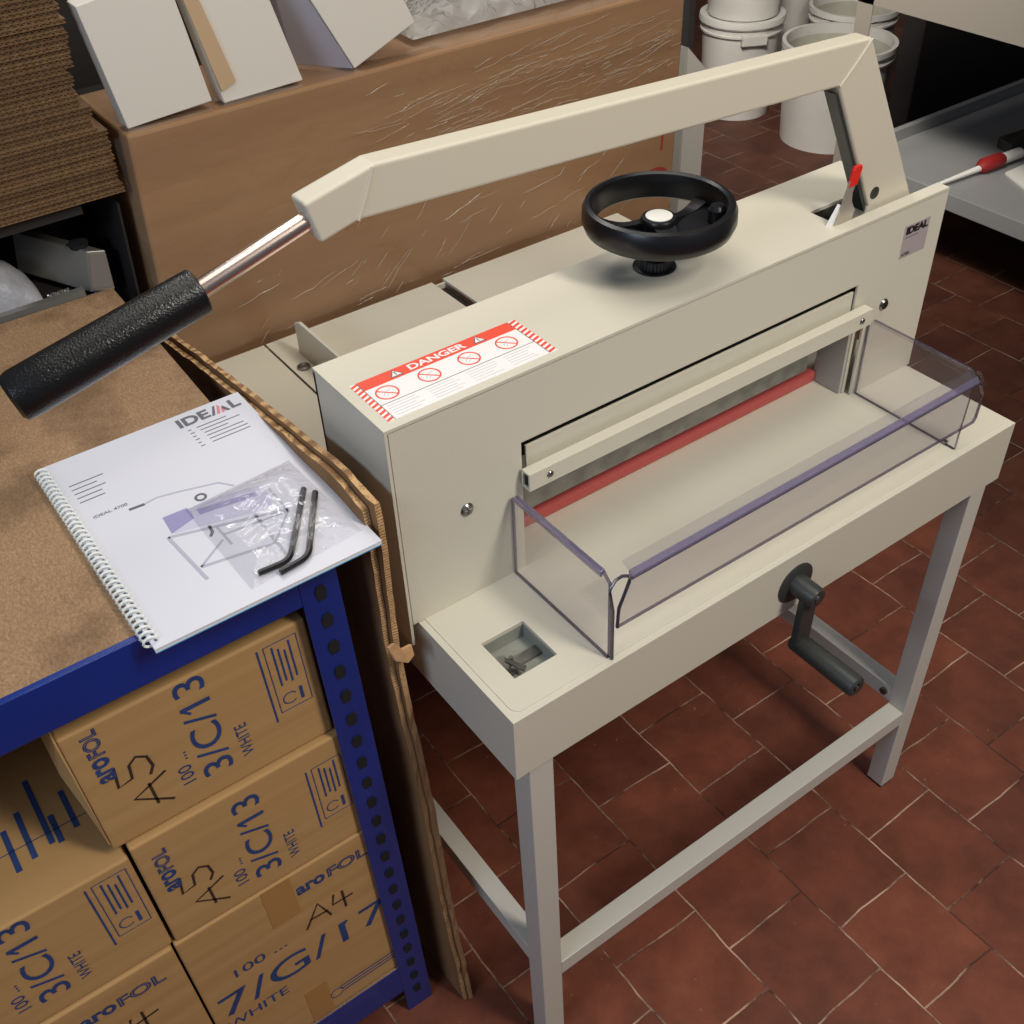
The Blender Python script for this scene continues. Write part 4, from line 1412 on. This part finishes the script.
# crumpled film heap on the carton
ch = MB()
nx, ny = 60, 34
g_ = []
for i in range(nx + 1):
    row = []
    for j in range(ny + 1):
        u, v = i / nx, j / ny
        e_ = math.sin(PI * u) ** 0.5 * math.sin(PI * v) ** 0.5
        k = 0.050 * e_ * (0.55 + abs(noise.noise(Vector((u * 7, v * 4, 1.5)))) * 1.2 + 0.3 * abs(noise.noise(Vector((u * 19, v * 11, 5)))))
        row.append(ch.bm.verts.new((0.440 + 0.44 * u, 0.822 + 0.135 * v, CZT + 0.010 + k)))
    g_.append(row)
for i in range(nx):
    for j in range(ny):
        ch.bm.faces.new((g_[i][j], g_[i + 1][j], g_[i + 1][j + 1], g_[i][j + 1])).smooth = True
tag(ch.build('crumpled_film', M['bubble'], None), 'heap of crumpled clear film lying on the wrapped carton', 'plastic film')

# ------------------------------------------------------------------ stack of corrugated pads at the left
pt = 0.0052
z = 0.9775
proto = []
k = 0
prevx = 0
while z < 1.30:
    dark = z > 1.115
    if k < 6:
        n = 26
        L_ = 0.52
        pts = []
        x_r = 0.0
        m_ = MB()
        # fluted board: top and bottom liners with the zigzag flute between
        m_.box((-L_, 0, 0), (0, 0.40, 0.0009))
        m_.box((-L_, 0, pt - 0.0011), (0, 0.40, pt - 0.0002))
        per = 0.0075
        cnt = int(L_ / per)
        for c_ in range(cnt):
            xa = -L_ + c_ * per
            m_.prism([(xa, 0.0003, 0.0009), (xa + 0.0014, 0.0003, 0.0009), (xa + per / 2 + 0.0014, 0.0003, pt - 0.0011), (xa + per / 2, 0.0003, pt - 0.0011)], (0, 0.0022, 0))
            m_.prism([(xa + per / 2, 0.0003, pt - 0.0011), (xa + per / 2 + 0.0014, 0.0003, pt - 0.0011), (xa + per + 0.0014, 0.0003, 0.0009), (xa + per, 0.0003, 0.0009)], (0, 0.0022, 0))
        m_.box((-L_, 0.0024, 0.0009), (-0.001, 0.398, pt - 0.0011))
        o = m_.build('corrugated_pad', M['pile_b'] if k % 2 else M['pile'], None, origin=(0, 0, 0))
        proto.append(o)
    else:
        src = proto[(k * 5 + k // 4) % 6]
        o = src.copy()
        col.objects.link(o)
    tag(o, 'brown corrugated cardboard pad in the tall stack at the upper left', 'cardboard', 'corrugated pads stacked at the upper left')
    base = -0.0075 - (0.012 if z > 1.052 else 0.0) - (0.010 if z > 1.085 else 0) + (0.008 if z > 1.13 else 0)
    o.location = (base + random.uniform(-0.004, 0.002), 0.800 + random.uniform(-0.0015, 0.0015), z)
    z += pt
    k += 1

# rack added under them to fill the dark area, with scrap metal beneath
rk = thing('added_rack', (-0.35, 1.1, 0), 'dark rack added behind the chipboard top, carrying the corrugated stack and filling the black area', 'rack')
MB().box((-0.75, 0.815, 0.958), (-0.060, 1.25, 0.9770)).build('added_upper_shelf', M['dark_board'], rk)
MB().box((-0.75, 0.815, 0.814), (-0.062, 1.25, 0.832)).build('lower_shelf', M['dark_board'], rk)
MB().prism([(-0.062, 0.815, 0.0), (-0.059, 0.815, 0.0), (-0.014, 0.815, 0.958), (-0.017, 0.815, 0.958)], (0, 0.43, 0)).build('side_shade_panel', M['dark_board'], rk)  # dark board added to keep the carton's left side black
for x in (-0.75, -0.088):
    for y in (1.00, 1.22):
        MB().box((x, y, 0), (x + 0.02, y + 0.02, 0.958)).build('added_rack_post', M['dark_board'], rk)
MB().box((-0.75, 1.24, 0), (-0.060, 1.25, 0.958)).build('added_back_panel', M['dark_board'], rk)

# aluminium box section, end towards the viewer
ab = MB()
E0 = [Vector((-0.0740, 0.845, 0.8400)), Vector((-0.0420, 0.845, 0.8330)), Vector((-0.0400, 0.845, 0.8900)), Vector((-0.0640, 0.845, 0.8960))]
dv = Vector((-0.060, 0.12, 0.002))
ab.prism(E0, dv)
abo = ab.build('aluminium_section', M['alu'], None, bevel=0.0015)
tag(abo, 'grey aluminium box section lying under the corrugated stack, end towards the viewer', 'metal profile')
ins = [E0[0].lerp(E0[2], 0.09), E0[1].lerp(E0[3], 0.09), E0[2].lerp(E0[0], 0.09), E0[3].lerp(E0[1], 0.09)]
MB().prism([p + Vector((0, -0.001, 0)) for p in ins], (0, 0.001, 0)).build('end_face', mat('end_cap_grey', (128, 118, 112), 0.6), abo)
MB().lathe((-0.066, 0.868, 0.8945), (0, 0, 1), [(0, 0), (0.012, 0), (0.013, 0.006), (0, 0.007)], 20).build('rubber_cap', M['rib'], abo)
mr = MB()
mr.box((-0.42, 0.825, 0.848), (-0.085, 0.8365, 0.856))
mr.box((-0.42, 0.825, 0.8322), (-0.085, 0.8365, 0.8345))
mr.box((-0.42, 0.8335, 0.8345), (-0.085, 0.8365, 0.848))
tag(mr.build('metal_rail', M['alu'], None), 'long grey metal rail lying at the back edge of the chipboard top', 'metal profile')
cb = MB()
nx, ny = 36, 24
g_ = []
for i in range(nx + 1):
    row = []
    for j in range(ny + 1):
        u, v = i / nx, j / ny
        e_ = math.sin(PI * u) ** 0.4 * math.sin(PI * min(1, v * 1.0)) ** 0.4
        k = 0.078 * e_ * (0.75 + 0.45 * abs(noise.noise(Vector((u * 3.2, v * 1.6, 8.5)))))
        row.append(cb.bm.verts.new((-0.235 + 0.105 * u, 0.845 + 0.10 * v, 0.8330 + k)))
    g_.append(row)
for i in range(nx):
    for j in range(ny):
        cb.bm.faces.new((g_[i][j], g_[i + 1][j], g_[i + 1][j + 1], g_[i][j + 1])).smooth = True
bag = cb.build('plastic_bag', M['bag'], None)
tag(bag, 'crumpled grey-white plastic bag under the corrugated stack', 'plastic bag')
sb = MB()
sb.tube([(-0.125 + 0.028 * (k / 60), 0.858 + 0.007 * math.sin(k * 1.2), 0.841 + 0.007 * math.cos(k * 1.2)) for k in range(61)], 0.0013, 6)
tag(sb.build('coil_spring', M['alu'], None), 'small coil spring lying left of the aluminium section', 'spring')

# ------------------------------------------------------------------ pale panel behind the carton
pp = MB()
pp.prism([(1.330, 1.2, 0.0), (1.395, 1.2, 0.0), (1.395, 1.2, 0.70), (1.330, 1.2, 0.765)], (0, 0.03, 0))
tag(pp.build('pale_board', M['pale_panel'], None), 'narrow pale grey board standing upright past the right end of the wrapped carton', 'board')

# ------------------------------------------------------------------ buckets


def bucket(cx_, cy_, z0, r1, r2, h_, label, lid=False, group=None, clip=None, inner=True):
    root = thing('bucket', (cx_, cy_, z0), label, 'bucket', group)
    a = MB()
    t_ = 0.004
    pr = [(0, 0), (r1, 0), (r1 + (r2 - r1) * 0.86, h_ * 0.86), (r2 + 0.006, h_ * 0.86), (r2 + 0.007, h_ * 0.88), (r2 + 0.001, h_ * 0.885), (r2 + 0.001, h_ * 0.94),
          (r2 + 0.009, h_ * 0.945), (r2 + 0.009, h_), (r2 - t_, h_), (r2 - t_, h_ * 0.95), (r1 - t_, t_), (0, t_)]
    a.lathe((cx_, cy_, z0), (0, 0, 1), pr, 56)
    a.build('bucket_body', M['bucket'], root)
    if lid:
        MB().lathe((cx_, cy_, z0 + h_), (0, 0, 1), [(0, 0.0), (r2 - 0.012, 0.0), (r2 - 0.010, 0.006), (r2 + 0.010, 0.006), (r2 + 0.0125, -0.004), (r2 + 0.0125, -0.014), (r2 + 0.0095, -0.014)], 56).build('lid', M['bucket'], root)
    if clip is not None:
        for dc in (clip,):
            d_ = Vector((math.cos(dc), math.sin(dc), 0))
            s_ = Vector((-d_.y, d_.x, 0))
            c0 = Vector((cx_, cy_, z0 + h_ * 0.80)) + d_ * (r2 - 0.004)
            b_ = MB()
            b_.prism([c0 - s_ * 0.045, c0 + s_ * 0.045, c0 + s_ * 0.045 + Vector((0, 0, 0.035)), c0 - s_ * 0.045 + Vector((0, 0, 0.035))], d_ * 0.018)
            b_.build('handle_bracket', M['bucket'], root, bevel=0.003)
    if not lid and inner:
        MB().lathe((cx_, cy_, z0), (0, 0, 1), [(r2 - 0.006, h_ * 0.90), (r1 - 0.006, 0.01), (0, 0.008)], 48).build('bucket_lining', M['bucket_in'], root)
    return root


dview = math.atan2(-0.682, -0.731)
bucket(2.645, 2.300, 0, 0.122, 0.138, 0.335, 'white lidded bucket standing on the floor, the one nearest the wrapped carton', lid=True, clip=dview + 0.35)
bucket(2.645, 2.300, 0.3415, 0.122, 0.138, 0.335, 'white bucket stacked on top of the lidded bucket nearest the wrapped carton')
bucket(2.700, 1.905, 0, 0.158, 0.178, 0.325, 'large open white bucket on the floor behind the lever arm', clip=dview - 0.75)
bucket(2.98, 2.46, 0, 0.130, 0.150, 0.430, 'white bucket behind the large open bucket, its rim above it')
bucket(3.02, 2.12, 0, 0.135, 0.150, 0.330, 'white bucket in the shade behind the metal table leg, furthest right')

# ------------------------------------------------------------------ white work table at the right
wt = thing('work_table', (2.7, 0.9, 0), 'white work table with a grey lower shelf at the upper right', 'table')
tb = MB()
TX0, TY1 = 2.15, 1.425
tb.box((TX0, -0.6, 0.652), (TX0 + 0.02, TY1, 0.80))
tb.box((TX0 + 0.02, TY1 - 0.02, 0.652), (3.6, TY1, 0.80))
tb.box((TX0, -0.6, 0.80), (3.6, TY1, 0.83))
tb.build('table_top', M['table'], wt)
for (x, y_) in ((TX0, TY1), (3.55, TY1), (TX0, -0.55), (3.55, -0.55)):
    MB().box((x, y_ - 0.05, 0), (x + 0.004, y_, 0.72)).build('leg', M['table'], wt)
    MB().box((x + 0.004, y_ - 0.004, 0), (x + 0.045, y_, 0.72)).build('leg', M['dark_steel'], wt)
tr = MB()
tr.box((TX0 + 0.01, -0.6, 0.205), (3.6, 1.42, 0.215))
tr.box((TX0 + 0.005, -0.6, 0.205), (TX0 + 0.025, 1.42, 0.250))
tr.box((TX0 + 0.025, 1.400, 0.205), (3.6, 1.42, 0.250))
tr.build('lower_shelf', M['tray'], wt, bevel=0.002)
MB().cyl((TX0 - 0.004, 1.400, 0.690), (TX0, 1.400, 0.690), 0.009, 16).build('leg_bolt', M['steel'], wt)

# brush-like tool with red grip on the lower shelf
tl = thing('paint_tool', (2.40, 1.10, 0.215), 'long thin tool with a red grip lying on the grey lower shelf', 'tool')
MB().tube([(2.23, 1.120, 0.228), (2.385, 1.108, 0.232)], [0.005, 0.009], 12).build('shaft', M['white_cap'], tl)
MB().tube([(2.385, 1.108, 0.232), (2.40, 1.107, 0.236), (2.465, 1.102, 0.237), (2.480, 1.101, 0.236)], [0.013, 0.021, 0.021, 0.014], 16).build('red_grip', mat('dark_red_grip', (150, 34, 36), 0.5), tl)
MB().tube([(2.480, 1.101, 0.236), (2.55, 1.096, 0.236)], [0.016, 0.016], 12).build('collar', M['white_cap'], tl)
c = MB()
c.prism([(2.36, 0.90, 0.2155), (2.66, 0.90, 0.2155), (2.68, 1.060, 0.2155), (2.44, 1.060, 0.2155)], (0, 0, 0.006))
tag(c.build('flat_tray', M['white_cap'], None), 'flat white tray beside the red gripped tool on the lower shelf', 'tray')
c = MB()
c.prism([(2.56, 1.130, 0.2155), (2.68, 1.120, 0.2155), (2.70, 1.180, 0.2155), (2.58, 1.190, 0.2155)], (0, 0, 0.03))
tag(c.build('dark_block', M['dark_steel'], None, bevel=0.003), 'small dark block behind the red gripped tool on the lower shelf', 'block')
# dark block added in place of the shaded floor behind the work table
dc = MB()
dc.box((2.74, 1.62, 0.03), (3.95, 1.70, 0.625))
dk = dc.build('shade_block', M['gloom'], None, bevel=0.004)
tag(dk, 'low black block added for the shaded area behind the white work table', 'shade filler')
MB().box((2.76, 1.63, 0.0), (3.93, 1.69, 0.03)).build('block_base', M['gloom'], dk)
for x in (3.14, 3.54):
    MB().box((x, 1.6185, 0.05), (x + 0.004, 1.6199, 0.61)).build('block_line', M['rib'], dk)

# tall dark panel added to black out the gap behind the wrapped carton
tag(MB().box((-0.055, 1.262, 0.0), (1.405, 1.285, 1.30)).build('dark_backing', M['dark_board'], None, bevel=0.002), 'tall dark board added behind the wrapped carton to black out the gap, seen at its right end', 'added backing')
